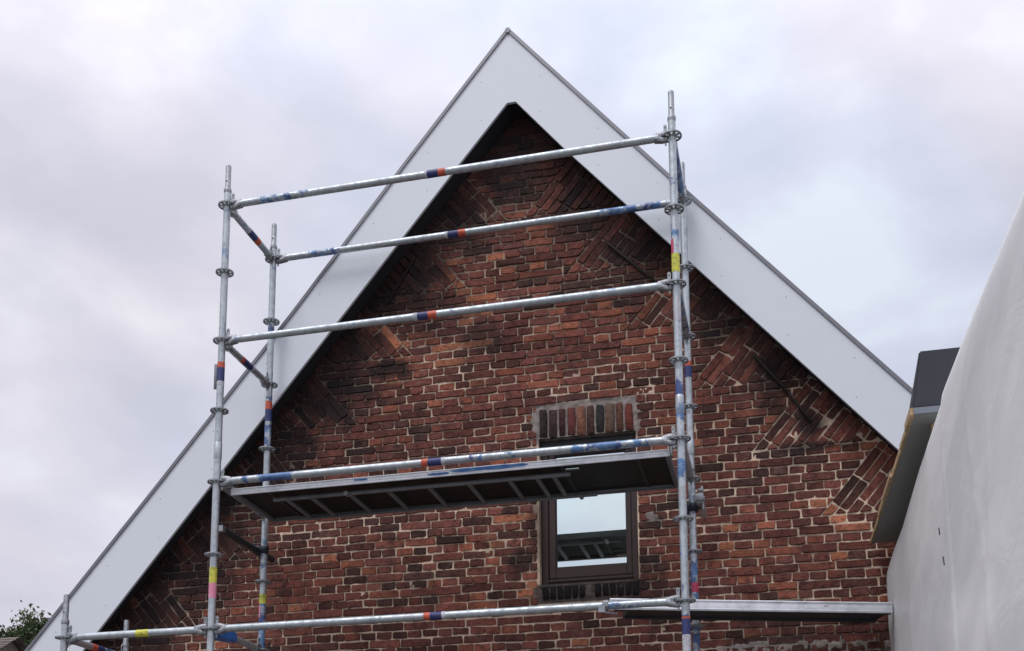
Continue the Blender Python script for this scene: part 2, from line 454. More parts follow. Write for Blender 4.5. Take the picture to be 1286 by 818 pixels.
def open_clip(rect, band_clips):
    """split the brick rectangle round the window opening, lintel and sill"""
    x0, x1, z0, z1 = rect
    ox0, ox1 = WX0 - .012, WX1 + .010
    zc = (z0 + z1) / 2
    if SZ0 < zc < LZ1 and x1 > ox0 and x0 < ox1:
        if x0 < ox0 - .03: add_rect(x0, ox0, z0, z1, band_clips)
        if x1 > ox1 + .03: add_rect(ox1, x1, z0, z1, band_clips)
    else: add_rect(x0, x1, z0, z1, band_clips)
t51 = math.tan(TH)
EDGE_R = (1.158, 1.0, 4.095 + RUP + 1.158 * XC)        # z + 1.158 x <= ...
EDGE_L = (-1.158, 1.0, 4.095 - 1.158 * XC)
XL, XR = -2.24, 5.93                                  # lower wall ends (under the eaves)
kk = 0
for band in range(-2, 14):
    zb = 3.25 - .495 * band
    if zb + .495 < GZ: break
    hx = (4.095 - zb) / 1.158 - .78                 # half distance to the tumbling corners
    for ci in range(8):
        z0 = zb + ci * H; z1 = z0 + H
        if z1 < GZ or z0 > 4.07: kk += 1; continue
        cl = [EDGE_R, EDGE_L]
        if band >= 0 and zb > -.6:
            hh = max(hx, .065)
            cl += [(1, -1 / t51, XC + hh - zb / t51), (-1, -1 / t51, -(XC - hh) - zb / t51)]
        cl += [(1, 0, XR), (-1, 0, -XL)]
        header = kk % 2 == 1
        bw = SL / 2 if header else SL
        off = (SL / 4 if header else 0) + (SL / 2 if (kk // 2) % 2 and not header else 0) * .0 + .02 * math.sin(kk * 1.7)
        sag = .0
        i0 = int((XL - 1) / bw); x = i0 * bw + off
        rj = random.Random(kk * 31 + 5)
        g0 = 0.0
        while x < XR + .5:
            g1 = rj.choice((-.006, -.003, 0, 0, .003, .006))
            if header and rj.random() < .015 or (not header and rj.random() < .05):      # odd three-quarter bats
                g1 = rj.choice((-.02, .02)) if header else rj.choice((-.045, .045))
            open_clip((x + g0, x + bw + g1, z0, z1), cl)
            g0 = g1
            x += bw
        kk += 1
# tumbled-in triangles, laid square to the old roof slope
tumbled = []
for band in range(0, 8):
    zb = 3.25 - .495 * band
    hx = max((4.095 - zb) / 1.158 - .78, .065)
    ztop = zb + .495
    for s in (1, -1):
        ax, az = XC + hx, zb
        ux, uz = math.cos(TH), math.sin(TH)         # along the brick
        vx, vz = uz, -ux                             # across, away from the diagonal
        for row in range(0, 13):
            off = (row % 2) * SL / 2 - (SL * .5 if row % 3 == 0 else 0)
            for j in range(-5, 6):
                a0, a1 = j * SL + off, (j + 1) * SL + off
                b0, b1 = row * H, (row + 1) * H
                p = [(ax + ux * a_ + vx * b_, az + uz * a_ + vz * b_) for a_, b_ in ((a0, b0), (a1, b0), (a1, b1), (a0, b1))]
                q = clip(p, 0, -1, -zb)             # above the level course
                if len(q) > 2: q = clip(q, *EDGE_R)
                if len(q) > 2:                       # next triangle up starts at ztop from its own diagonal
                    q = clip(q, 0, 1, ztop)
                if len(q) < 3 or area(q) < .0014: continue
                if s == -1: q = [(2 * XC - a_, z_) for a_, z_ in q][::-1]
                tumbled.append(q)
# little wedge of level brick between the end of one triangle and the diagonal of the next is covered by 'cut' clips above

def brick_geo(poly, rnd, base_y=0.0, jig=1.0):
    """rounded, slightly lumpy brick: outline ring, front ring, back ring"""
    n = len(poly)
    cx = sum(p[0] for p in poly) / n; cz = sum(p[1] for p in poly) / n
    ringp = []
    for i in range(n):
        a, b_, c_ = poly[i - 1], poly[i], poly[(i + 1) % n]
        l1 = math.hypot(a[0] - b_[0], a[1] - b_[1]); l2 = math.hypot(c_[0] - b_[0], c_[1] - b_[1])
        if min(l1, l2) < 1e-5: continue
        r_ = rnd.uniform(.003, .009) * jig
        r1, r2 = min(r_ * rnd.uniform(.8, 1.5), l1 * .35), min(r_, l2 * .35)
        ringp.append((b_[0] + (a[0] - b_[0]) / l1 * r1, b_[1] + (a[1] - b_[1]) / l1 * r1))
        ringp.append((b_[0] + (c_[0] - b_[0]) / l2 * r2, b_[1] + (c_[1] - b_[1]) / l2 * r2))
        if l2 > .09:
            f_ = rnd.uniform(.35, .65); ringp.append((b_[0] + (c_[0] - b_[0]) * f_, b_[1] + (c_[1] - b_[1]) * f_))
    j = .0029 * jig
    ringp = [(x + rnd.uniform(-j, j), z + rnd.uniform(-j * 1.4, j * 1.4)) for x, z in ringp]
    k = len(ringp)
    tx, tz = rnd.uniform(-.02, .02), rnd.uniform(-.05, .05)
    pr = rnd.uniform(-.0055, .0045)
    def Y(x, z, o): return base_y + pr + o + tx * (x - cx) + tz * (z - cz)
    ins = .0036
    vs = []
    for x, z in ringp: vs.append((x, base_y + .028, z))
    for x, z in ringp: vs.append((x, Y(x, z, .0015), z))
    for x, z in ringp:
        d = math.hypot(x - cx, z - cz) + 1e-6
        dx = (x - cx); dz = (z - cz)
        sx = min(ins / (abs(dx) + 1e-6), .3); sz = min(ins / (abs(dz) + 1e-6), .3)
        vs.append((x - dx * sx, Y(x, z, -.0035 + rnd.uniform(-.0008, .0008)), z - dz * sz))
    fs = []
    for a in range(2):
        for i in range(k):
            i2 = (i + 1) % k
            fs.append((a * k + i, a * k + i2, (a + 1) * k + i2, (a + 1) * k + i))
    # the outline runs counter-clockwise seen from +z over x; front faces -y
    fs.append(tuple(2 * k + i for i in range(k)))
    return vs, fs
def ccw(p):
    return p if sum(p[i][0] * p[(i + 1) % len(p)][1] - p[(i + 1) % len(p)][0] * p[i][1] for i in range(len(p))) > 0 else p[::-1]

# mortar bed: one sheet behind the bricks, lumpy, with the window hole, carried by the wall block
def wall_sheet():
    gx = .0115
    xs = np.arange(-2.6, 5.4, gx); zs = np.arange(-.62, 4.12, gx)
    X, Z = np.meshgrid(xs, zs)
    def vn(sc, seed):
        # cheap value noise
        rs = np.random.RandomState(seed); G = rs.rand(512, 1024)
        u = (X + 5) / sc; v = (Z + 5) / sc
        iu, iv = np.floor(u).astype(int), np.floor(v).astype(int); fu, fv = u - iu, v - iv
        fu = fu * fu * (3 - 2 * fu); fv = fv * fv * (3 - 2 * fv)
        iu %= 1023; iv %= 511
        return (G[iv, iu] * (1 - fu) + G[iv, iu + 1] * fu) * (1 - fv) + (G[iv + 1, iu] * (1 - fu) + G[iv + 1, iu + 1] * fu) * fv
    n_ = .5 * vn(.021, 1) + .3 * vn(.06, 2) + .2 * vn(.25, 3)
    Y = WY + .0062 - .0125 * (n_ - .35)
    smear = vn(.09, 5) * .6 + vn(.3, 6) * .4
    Y -= np.clip((smear - .80) * .04, 0, .002); Y += .0045 * np.clip((vn(.45, 12) - .45) * 4, 0, 1)
    def blob(cx, cz, rx, rz, h):
        nonlocal Y
        d = ((X - cx) / rx) ** 2 + ((Z - cz) / rz) ** 2 + (vn(.03, 9) - .5) * .9
        Y -= h * np.clip(1 - d, 0, 1) ** .5
    # cement repairs seen in the photo
    blob(1.938, 1.62, .030, .14, .009); blob(2.685, 1.58, .022, .14, .009)
    blob(2.77, .86, .06, .05, .010); blob(4.10, -.10, .42, .07, .013); blob(3.55, -.10, .5, .05, .011)
    blob(2.75, -.06, .1, .05, .010); blob(1.6, -.08, .3, .03, .009)
    blob(2.315, .36, .03, .05, .010)
    idx = np.arange(X.size).reshape(X.shape)
    xc, zc = (X[:-1, :-1] + gx / 2), (Z[:-1, :-1] + gx / 2)
    keep = (zc < 4.085 - 1.158 * np.abs(xc - XC) + RUP * (xc > XC)) & ~((xc > WX0) & (xc < WX1) & (zc > WZ0) & (zc < WZ1))
    a = idx[:-1, :-1][keep]; b_ = idx[:-1, 1:][keep]; c_ = idx[1:, 1:][keep]; d_ = idx[1:, :-1][keep]
    F = np.stack([a, b_, c_, d_], 1)
    used = np.unique(F); rem = np.full(X.size, -1); rem[used] = np.arange(len(used))
    V = np.stack([X.ravel(), Y.ravel(), Z.ravel()], 1)[used]; F = rem[F]
    me = bpy.data.meshes.new('gable_wall')
    me.vertices.add(len(V)); me.vertices.foreach_set('co', V.ravel())
    me.loops.add(F.size); me.loops.foreach_set('vertex_index', F.ravel().astype(np.int32))
    me.polygons.add(len(F)); me.polygons.foreach_set('loop_start', np.arange(0, F.size, 4, dtype=np.int32)); me.polygons.foreach_set('loop_total', np.full(len(F), 4, dtype=np.int32))
    me.materials.append(M['mortar'])
    me.update(calc_edges=True); me.validate()
    me.polygons.foreach_set('use_smooth', [True] * len(me.polygons))
    return me
gable = link_mesh('gable_wall', wall_sheet(), house)
gable['kind'] = 'structure'
reg(gable)
# shell below and behind the visible sheet
sh = MB()
sh.box(XC - 4.05, XC + 4.12, WY + .012, WY + .30, GZ, -.615)
def wall_solid(mb):
    # masonry body with the window hole: pieces left, right, under and over the window, 30 cm thick
    y0, y1 = WY + .032, WY + .30
    def prism(poly):
        n = len(poly); vs = [(x, y0, z) for x, z in poly] + [(x, y1, z) for x, z in poly]
        fs = [tuple(range(n)), tuple(range(2 * n - 1, n - 1, -1))] + [(i, n + i, n + (i + 1) % n, (i + 1) % n) for i in range(n)]
        mb.add(vs, fs)
    hb = (4.075 + .615) / 1.158
    big = [(XC - hb, -.615), (XC + hb + RUP / 1.158, -.615), (XC + .1, 4.075 + RUP - .116), (XC, 4.075)]
    for cl_ in ([(1, 0, WX0)], [(-1, 0, -WX1)], [(-1, 0, -WX0), (1, 0, WX1), (0, 1, WZ0)], [(-1, 0, -WX0), (1, 0, WX1), (0, -1, -WZ1)]):
        q = big
        for c_ in cl_: q = clip(q, *c_)
        if len(q) > 2: prism(q)
wall_solid(sh)
sh.build('wall_core', M['mortar'], gable)

# bricks: the 300 that show largest are single objects, the rest one joined part
rnd = random.Random(11)
variants = {}
def variant(w, h):
    key = (round(w, 3), round(h, 4))
    if key not in variants:
        L_ = []
        for q in range(14):
            p = [(-w / 2, -h / 2), (w / 2, -h / 2), (w / 2, h / 2), (-w / 2, h / 2)]
            p = inset(p, JT / 2)
            vs, fs = brick_geo(p, rnd)
            me = bpy.data.meshes.new('brick'); me.from_pydata(vs, [], fs); me.materials.append(M['brick'])
            me.polygons.foreach_set('use_smooth', [len(p_.vertices) < 5 for p_ in me.polygons]); me.update()
            L_.append(me)
        variants[key] = L_
    return rnd.choice(variants[key])
full = [f for f in full if not (f[2] < GZ)]
def hidden(u, v):
    if u < 8 or u > 1108 or v > 808 or v < 40: return True
    if 285 < u < 850 and (605 - (u - 285) * .094 - 9) < v < (652 - (u - 333) * .094): return True
    return False
cand = []
for i, (x0, x1, z0, z1) in enumerate(full):
    P = project([(x0, WY, z0), (x1, WY, z0), (x1, WY, z1), (x0, WY, z1)])
    u, v = P.mean(0)
    if hidden(u, v): continue
    A = area([tuple(q) for q in P])
    cand.append((A, i))
cand.sort(reverse=True)
single = set(i for _, i in cand[:300])
vs_all, fs_all = [], []
def add_all(vs, fs, dx=0, dz=0):
    o = len(vs_all)
    vs_all.extend((a + dx, b_ , c_ + dz) for a, b_, c_ in vs); fs_all.extend(tuple(q + o for q in f) for f in fs)
def wav(x, z): return .0030 * math.sin(x * 2.3 + z * 5.1) + .002 * math.sin(x * 5.7 - z * 3.3)
for i, (x0, x1, z0, z1) in enumerate(full):
    cx, cz = (x0 + x1) / 2, (z0 + z1) / 2
    jx, jz = rnd.uniform(-.0025, .0025), rnd.uniform(-.0018, .0018) + wav(cx, cz)
    if i in single:
        o = bpy.data.objects.new('brick', variant(x1 - x0, z1 - z0)); COL.objects.link(o)
        o.location = (cx + jx, WY, cz + jz)
        o.rotation_euler = (0, rnd.gauss(0, .006), math.pi * 0)
        o.scale = (1, rnd.choice((.8, 1, 1.2)), rnd.uniform(.95, 1.04))
        set_parent(o, gable)
    else:
        p = inset([(x0 - cx, z0 - cz), (x1 - cx, z0 - cz), (x1 - cx, z1 - cz), (x0 - cx, z1 - cz)], JT / 2 * rnd.uniform(.85, 1.2))
        vs, fs = brick_geo(p, rnd, WY)
        add_all(vs, fs, cx + jx, cz + jz)
for p in cut + tumbled:
    q = inset(ccw(p), JT / 2 * rnd.uniform(.85, 1.15))
    if len(q) < 3 or area(q) < .0006: continue
    q2 = []
    for a in q:
        if not q2 or math.hypot(a[0] - q2[-1][0], a[1] - q2[-1][1]) > .006: q2.append(a)
    if len(q2) > 2 and math.hypot(q2[0][0] - q2[-1][0], q2[0][1] - q2[-1][1]) < .006: q2.pop()
    if len(q2) < 3: continue
    cx = sum(a[0] for a in q2) / len(q2); cz = sum(a[1] for a in q2) / len(q2)
    vs, fs = brick_geo(q2, rnd, WY)
    add_all(vs, fs, rnd.uniform(-.0015, .0015), rnd.uniform(-.0015, .0015) + wav(cx, cz))
bw_ = link('brickwork', vs_all, fs_all, M['brick'], gable, True)
bw_['kind'] = 'stuff'
bw_.data.polygons.foreach_set('use_smooth', [len(p_.vertices) < 5 for p_ in bw_.data.polygons])

# soldier course over the window: bricks of mixed colours, and the blackened sill bricks
cols = [(.045, .030, .027), (.075, .042, .038), (.080, .036, .034), (.14, .045, .038), (.26, .115, .075), (.09, .047, .038), (.030, .031, .030), (.15, .095, .070), (.14, .065, .045), (.18, .050, .038)]
labs = ['dark weathered brick', 'brown brick', 'maroon brick', 'deep red brick', 'orange brick', 'brown red brick', 'near black brick', 'tan brick', 'rust brown brick', 'bright red brick']
x = WX0 + .004; pitch = (WX1 - WX0 - .01) / 10
for i in range(10):
    w = pitch * (.80 + .10 * math.sin(i * 2.1))
    z0, z1 = WZ1 + .004 + rnd.uniform(0, .006), LZ1 - .012 - rnd.uniform(0, .006)
    cx, cz = x + pitch / 2, (z0 + z1) / 2
    vs, fs = brick_geo(ccw([(-w / 2, z0 - cz), (w / 2, z0 - cz), (w / 2, z1 - cz), (-w / 2, z1 - cz)]), rnd, -.003, 1.2)
    o = link('lintel_brick', vs, fs, brick_mat('lintel_brick_%s' % labs[i].replace(' ', '_'), cols[i]), gable, True, (cx, WY, cz))
    o['label'] = labs[i] + ' set upright over the window'
    x += pitch
M['brick_black'] = brick_mat('soot_black_brick', (.014, .011, .012))
x = WX0 + .02
sill_x = []
for i in range(12):
    if i == 6: x += .012; gap = True
    w = .040 if i % 3 else .046
    if i == 6: x += .045
    sill_x.append((x, w)); x += w + .0105
for (x, w) in sill_x:
    z0, z1 = SZ0 + .012, WZ0 - .018
    cx, cz = x + w / 2, (z0 + z1) / 2
    if cx > WX1 + .01: continue
    vs, fs = brick_geo(ccw([(-w / 2, z0 - cz), (w / 2, z0 - cz), (w / 2, z1 - cz), (-w / 2, z1 - cz)]), rnd, -.004, 1.3)
    link('sill_brick', vs, fs, M['brick_black'], gable, True, (cx, WY, cz))

# wrought-iron wall anchors
def anchor(pts, w, label):
    mb = MB()
    for a, b_ in zip(pts, pts[1:]): mb.bar((a[0], WY - .018, a[1]), (b_[0], WY - .018, b_[1]), .016, w, (0, 1, 0))
    o = mb.build('wall_anchor', M['iron'], house); bevel(o, .003, 1); o['label'] = label
anchor([(1.02, 3.04), (.80, 2.69)], .018, 'black iron wall anchor on the left slope')
anchor([(2.49, 2.95), (2.86, 2.57)], .016, 'black iron wall anchor on the upper right slope')
anchor([(3.50, 1.96), (3.72, 1.66), (3.86, 1.44)], .040, 'black iron wall anchor on the lower right slope')

# window
win = empty('window', (WX0, WY + .09, WZ0)); set_parent(win, house); reg(win)
fy = WY + .065
fr = MB(); fw = .052
fr.box(WX0 + .004, WX0 + fw, fy, fy + .07, WZ0 + .002, WZ1 - .002)
fr.box(WX1 - fw + .008, WX1 - .004, fy, fy + .07, WZ0 + .002, WZ1 - .002)
fr.box(WX0 + fw, WX1 - fw + .008, fy, fy + .07, WZ0 + .002, WZ0 + .055)
fr.box(WX0 + fw, WX1 - fw + .008, fy, fy + .07, WZ1 - .055, WZ1 - .002)
bevel(fr.build('frame', M['window_wood'], win), .004)
sa = MB(); sx0, sx1, sz0, sz1 = WX0 + fw + .003, WX1 - fw + .005, WZ0 + .060, WZ1 - .06
sw = .050; ys = fy + .012
sa.box(sx0, sx0 + sw, ys, ys + .055, sz0, sz1); sa.box(sx1 - sw + .012, sx1, ys, ys + .055, sz0, sz1)
sa.box(sx0 + sw, sx1 - sw + .012, ys, ys + .055, sz0, sz0 + .083); sa.box(sx0 + sw, sx1 - sw + .012, ys, ys + .055, sz1 - .05, sz1)
bevel(sa.build('sash', M['window_wood'], win), .006)
wb = MB(); wb.box(WX0 + .045, WX1 - .04, fy - .014, fy + .0, WZ0 + .030, WZ0 + .044)
bevel(wb.build('weather_bar', M['window_wood'], win), .003)
px0, px1, pz0, pz1 = sx0 + sw, sx1 - sw + .012, sz0 + .083, sz1 - .05
sl_ = MB(); yy = ys + .022
for (a, b_, c_, d_) in ((px0, px0 + .006, pz0, pz1), (px1 - .006, px1, pz0, pz1), (px0 + .006, px1 - .006, pz0, pz0 + .006), (px0 + .006, px1 - .006, pz1 - .006, pz1)):
    sl_.box(a, b_, yy - .004, yy + .012, c_, d_)
sl_.build('glazing_seal', M['window_seal'], win)
pn_ = MB(); pn_.box(px0 + .004, px1 - .004, yy, yy + .006, pz0 + .004, pz1 - .004)
pn_.build('pane', M['glass'], win)
sb = MB(); sb.box(WX0 + .006, WX1 - .006, fy - .012, fy - .001, 1.425, WZ1 - .004); bevel(sb.build('recess_shade_strip', M['window_seal'], win), .003)  # black strip that paints the shade of the recessed window top
bk = MB(); bk.box(WX0 + .02, WX1 - .02, fy + .08, fy + .09, WZ0 + .01, WZ1 - .01)
bk.build('inner_blind', M['window_seal'], win)
cs = MB(); cs.box(WX0 - .004, WX1 + .004, WY - .001, fy - .001, WZ0 - .016, WZ0 + .001)
bevel(cs.build('sill_bed', M['mortar'], win), .003)

# bargeboards, measured outline in the plane y = BY
LOUT = [(1.806, 4.631), (1.017, 3.680), (.128, 2.585), (-.90, 1.375), (-1.971, .130), (-2.95, -1.005)]
LIN = [(1.795, 4.052), (1.429, 3.619), (.90, 2.985), (.30, 2.265), (-.40, 1.430), (-1.408, .223), (-2.50, -1.085)]
ROUT = [(1.806, 4.631), (3.106, 3.088), (4.483, 1.494), (6.60, -.955)]
RIN = [(1.862, 4.052), (2.223, 3.611), (4.375, 1.131), (6.18, -.95)]
def ext_poly(poly, y0, y1):
    n = len(poly); poly = ccw(poly)
    vs = [(x, y0, z) for x, z in poly] + [(x, y1, z) for x, z in poly]
    fs = [tuple(range(n)), tuple(range(2 * n - 1, n - 1, -1))] + [(i, n + i, n + (i + 1) % n, (i + 1) % n) for i in range(n)]
    return vs, fs
lp = LOUT + LIN[::-1] + [(1.806, 4.052)]
rp_ = ROUT + RIN[::-1] + [(1.8061, 4.052), (1.8061, 4.6305)]
for poly, lab in ((lp, 'left white bargeboard'), (rp_[1:], 'right white bargeboard')):
    vs, fs = ext_poly(poly, BY, BY + .022)
    o = link('bargeboard', vs, fs, M['white_panel'], house); o['label'] = lab
    reg(o)
    rr = random.Random(len(poly))
    sc = MB()
    OUTL, INL = (LOUT, LIN) if 'left' in lab else (ROUT, RIN)
    d0, d1 = OUTL[1], OUTL[-2]
    def zat(L_, x):
        for a, b_ in zip(L_, L_[1:]):
            if min(a[0], b_[0]) <= x <= max(a[0], b_[0]): return a[1] + (b_[1] - a[1]) * (x - a[0]) / (b_[0] - a[0])
        return None
    for k in range(9):
        xx = 1.6 - .42 * k if 'left' in lab else 2.05 + .42 * k
        zo, zi = zat(OUTL, xx), zat(INL, xx)
        if zo is None or zi is None: continue
        for f_ in (.22, .78):
            zz = zi + (zo - zi) * f_
            sc = MB(); sc.tube((xx, BY - .0015, zz), (xx, BY + .002, zz), .0042, 8)
            sc.build('screw', M['screw'], o)
# trim along the outer edge
def trim(pts, sgn, name='edge_trim'):
    mb = MB()
    for a, b_ in zip(pts, pts[1:]):
        dx, dz = b_[0] - a[0], b_[1] - a[1]; L_ = math.hypot(dx, dz); nx, nz = -dz / L_ * sgn, dx / L_ * sgn
        p = [(a[0], a[1]), (b_[0], b_[1]), (b_[0] + nx * .024, b_[1] + nz * .024), (a[0] + nx * .024, a[1] + nz * .024)]
        vs, fs = ext_poly(p, BY - .012, BY + .06); mb.add(vs, fs)
    return mb.build(name, M['trim'], house)
trim(LOUT, -1); trim(ROUT, 1)
cap = MB(); cap.tube((1.806, BY - .016, 4.640), (1.806, BY + .05, 4.640), .022, 8); cap.build('ridge_cap', M['trim'], house)
# soffits between bargeboard and wall, then the roof slopes behind
def slope_slab(pts, off0, off1, y0, y1, name, mat, sgn):
    mb = MB()
    a, b_ = pts
    dx, dz = b_[0] - a[0], b_[1] - a[1]; L_ = math.hypot(dx, dz); nx, nz = -dz / L_ * sgn, dx / L_ * sgn
    p = [(a[0] + nx * off0, a[1] + nz * off0), (b_[0] + nx * off0, b_[1] + nz * off0), (b_[0] + nx * off1, b_[1] + nz * off1), (a[0] + nx * off1, a[1] + nz * off1)]
    vs, fs = ext_poly(p, y0, y1); mb.add(vs, fs)
    return mb.build(name, mat, house)
sl0, sl1 = (XC, 4.095), (-2.75, 4.095 - 1.158 * (XC + 2.75))
sr0, sr1 = (XC, 4.095), (6.40, 4.095 - 1.158 * (6.40 - XC))
slope_slab((sl0, sl1), .0, .03, BY + .0225, WY + .3, 'soffit', M['soffit_dark'], -1)
slope_slab((sr0, sr1), RUP * .654, RUP * .654 + .03, BY + .0225, WY + .3, 'soffit', M['soffit_dark'], 1)
slope_slab((sl0, sl1), .03, .18, BY + .0235, 9.2, 'roof', M['roof_tile'], -1)
slope_slab((sr0, sr1), RUP * .654 + .03, .29, BY + .0235, 9.2, 'roof', M['roof_tile'], 1)
cb = MB(); cb.box(XC - .09, XC + .11, BY + .0225, WY + .29, 4.06 + .045, 4.06 + .20); cb.build('ridge_board', M['soffit_dark'], house)
# other walls of the house
ow = MB()
ow.box(XL + .02, XL + .32, WY + .31, 9, GZ, -1.2); ow.box(XR - .32, XR - .02, WY + .31, 9, GZ, -1.2)
ow.box(XL + .02, XR - .02, 9.01, 9.3, GZ, -1.2)
ow.build('side_wall', M['brick'], house)

# ------------------------------------------------------------------ scaffold
L, W = 3.07, .73
RT = .02415
scaf = empty('scaffold', (0, 0, GZ), 'galvanised steel tube scaffold standing in front of the brick gable', 'scaffold')
def paint_at(s, spans):
    return max([0.0] + [min(1, max(0, min(s - a, b_ - s) / .06 + .5)) * min(w, 1.15) * .85 for a, b_, w in spans])
def long_tube(name, a, b_, parent, spans=(), r=RT, n=18, step=.04, mat=None):
    a, b_ = Vector(a), Vector(b_); d = b_ - a; Ln = d.length; d.normalize()
    sx = d.orthogonal().normalized(); sy = d.cross(sx); k = max(2, int(Ln / step) + 1)
    vs, at_ = [], []
    for j in range(k):
        s = Ln * j / (k - 1)
        for i in range(n):
            q = 2 * math.pi * i / n
            vs.append(a + d * s + (sx * math.cos(q) + sy * math.sin(q)) * r); at_.append(paint_at(s, spans))
    fs = [(j * n + i, j * n + (i + 1) % n, (j + 1) * n + (i + 1) % n, (j + 1) * n + i) for j in range(k - 1) for i in range(n)]
    fs += [tuple(range(n - 1, -1, -1)), tuple((k - 1) * n + i for i in range(n))]
    o = link(name, vs, fs, mat or M['tube'], parent, attrs={'paint': at_})
    autosmooth(o, 50); reg(o)
    return o
# rosette: ring, hub and eight webs (four small, four large openings between them)
def rosette_mesh():
    mb = MB(); h = .0045; n = 32
    mb.lathe([(.051, -h), (.0615, -h), (.0615, h), (.051, h)], n, closed=True)
    mb.lathe([(.0245, -h * 2.2), (.031, -h * 1.6), (.031, h * 1.6), (.0245, h * 2.2)], n, closed=True)
    for i in range(8):
        q = R(22.5 + 45 * i); w0, w1 = .0062, .0085
        c, s = math.cos(q), math.sin(q)
        pts = [(.030, -w0), (.052, -w1), (.052, w1), (.030, w0)]
        vs = [(r_ * c - t_ * s, r_ * s + t_ * c, z_) for z_ in (-h * .95, h * .95) for r_, t_ in pts]
        mb.add(vs, [(3, 2, 1, 0), (4, 5, 6, 7), (0, 1, 5, 4), (1, 2, 6, 5), (2, 3, 7, 6), (3, 0, 4, 7)])
    o = mb.build('rosette', M['cast']); autosmooth(o, 40)
    me = o.data; bpy.data.objects.remove(o); return me
ROS = rosette_mesh()
def sleeve(name, A, d, s0, s1, mat, parent, r=RT + .0012, label=None, side=None):
    """thin sticker wrapped round the tube that starts at A and runs along unit vector d"""
    A, d = Vector(A), Vector(d).normalized()
    mb = MB(); mb.tube(A + d * s0, A + d * s1, r, 18, caps=True)
    o = mb.build(name, mat, parent); autosmooth(o, 40)
    if label: o['label'] = label
    return o
def standard(x, y, ztop, spans, label, spig=.20, ks=range(-6, 7), z0=GZ + .25):
    o = long_tube('standard', (x, y, z0), (x, y, ztop - spig), scaf, [(a - z0, b_ - z0, w) for a, b_, w in spans])
    o['label'] = label
    sp = MB(); zt = ztop - spig
    sp.lathe([(.0235, -.012), (.0270, .0), (.0270, .018), (.0195, .035), (.0192, spig - .008), (.0165, spig), (.0001, spig)], 18, (x, y, zt))
    q = sp.build('spigot', M['cast'], o); autosmooth(q, 30)
    hh = MB(); hh.tube((x - .001, y - .0202, zt + .075), (x - .001, y - .015, zt + .075), .006, 8); hh.build('pin_hole', M['window_seal'], o)
    for k in ks:
        z = k * .5
        if z > ztop - spig - .02 or z < z0: continue
        r_ = bpy.data.objects.new('rosette', ROS); COL.objects.link(r_); r_.location = (x, y, z); r_.rotation_euler = (0, 0, 0)
        set_parent(r_, o)
    # socket joints of the two-metre lengths, base jack
    for z in (1.17 if y == 0 else 1.17, -.83):
        if z < ztop - .5:
            j = MB(); j.lathe([(RT, -.012), (RT + .003, -.006), (RT + .003, .10), (RT, .106)], 18, (x, y, z)); autosmooth(j.build('socket', M['tube'], o), 40)
    bj = MB(); bj.tube((x, y, GZ + .008), (x, y, z0 + .02), .018, 12); bj.box(x - .075, x + .075, y - .075, y + .075, GZ + .001, GZ + .009)
    bj.tube((x, y, z0 - .05), (x, y, z0 - .005), .04, 8)
    bj.build('base_jack', M['cast'], o)
    return o
FLs = standard(0, 0, 3.30, [(2.55, 2.57, .5), (2.20, 2.23, .5)], 'front left upright with orange, navy, yellow and pink stickers')
RLs = standard(0, W, 3.29, [(2.35, 2.5, .6), (1.85, 1.95, .5), (1.50, 1.70, .9), (.6, .8, .6), (-.7, .42, .85)], 'rear left upright with blue paint')
FRs = standard(L, 0, 3.31, [(2.64, 2.72, .9), (2.28, 2.40, .9), (1.72, 1.80, .7), (1.12, 1.37, 1.4), (.74, .87, 1.0), (.24, .33, .9), (-.2, -.08, 1.2)], 'front right upright with blue paint and yellow tape')
RRs = standard(L, W, 3.29, [(.72, .92, 1.0), (.2, .45, 1.0), (-1.5, .0, .9)], 'rear right upright')
OLs = standard(-1.09, 0, .30, [], 'short front upright of the side bay', ks=range(-6, 1))
ORs = standard(-1.09, W, .28, [], 'short rear upright of the side bay', ks=range(-6, 1))
up = (0, 0, 1)
def stick(o, x, y, lst):
    for nm, z0, z1, mt_, lb in lst: sleeve(nm, (x, y, 0), up, min(z0, z1), max(z0, z1), M[mt_], o, label=lb)
stick(FLs, 0, 0, [('sticker', 1.803, 1.843, 'st_orange', 'orange sticker'), ('sticker', 1.706, 1.803, 'st_navy', 'navy sticker'), ('sticker', 1.678, 1.706, 'st_white', 'white sticker'),
                  ('tape', .306, .414, 'st_yellow', 'yellow tape'), ('tape', .205, .306, 'st_pink', 'pink tape')])
stick(RLs, 0, W, [('sticker', 1.805, 1.867, 'st_orange', 'orange sticker'), ('sticker', 1.712, 1.805, 'st_navy', 'navy sticker'), ('tape', .335, .405, 'st_yellow', 'yellow tape')])
stick(FRs, L, 0, [('tape', 2.074, 2.195, 'st_yellow', 'yellow tape'), ('sticker', -.110, -.096, 'st_orange', 'thin orange sticker'), ('sticker', -.205, -.110, 'st_navy', 'navy sticker'), ('sticker', -.30, -.205, 'st_white', 'white sticker')])
stick(RRs, L, W, [('sticker', 1.788, 1.822, 'st_orange', 'orange sticker'), ('sticker', 1.708, 1.788, 'st_navy', 'navy sticker')])
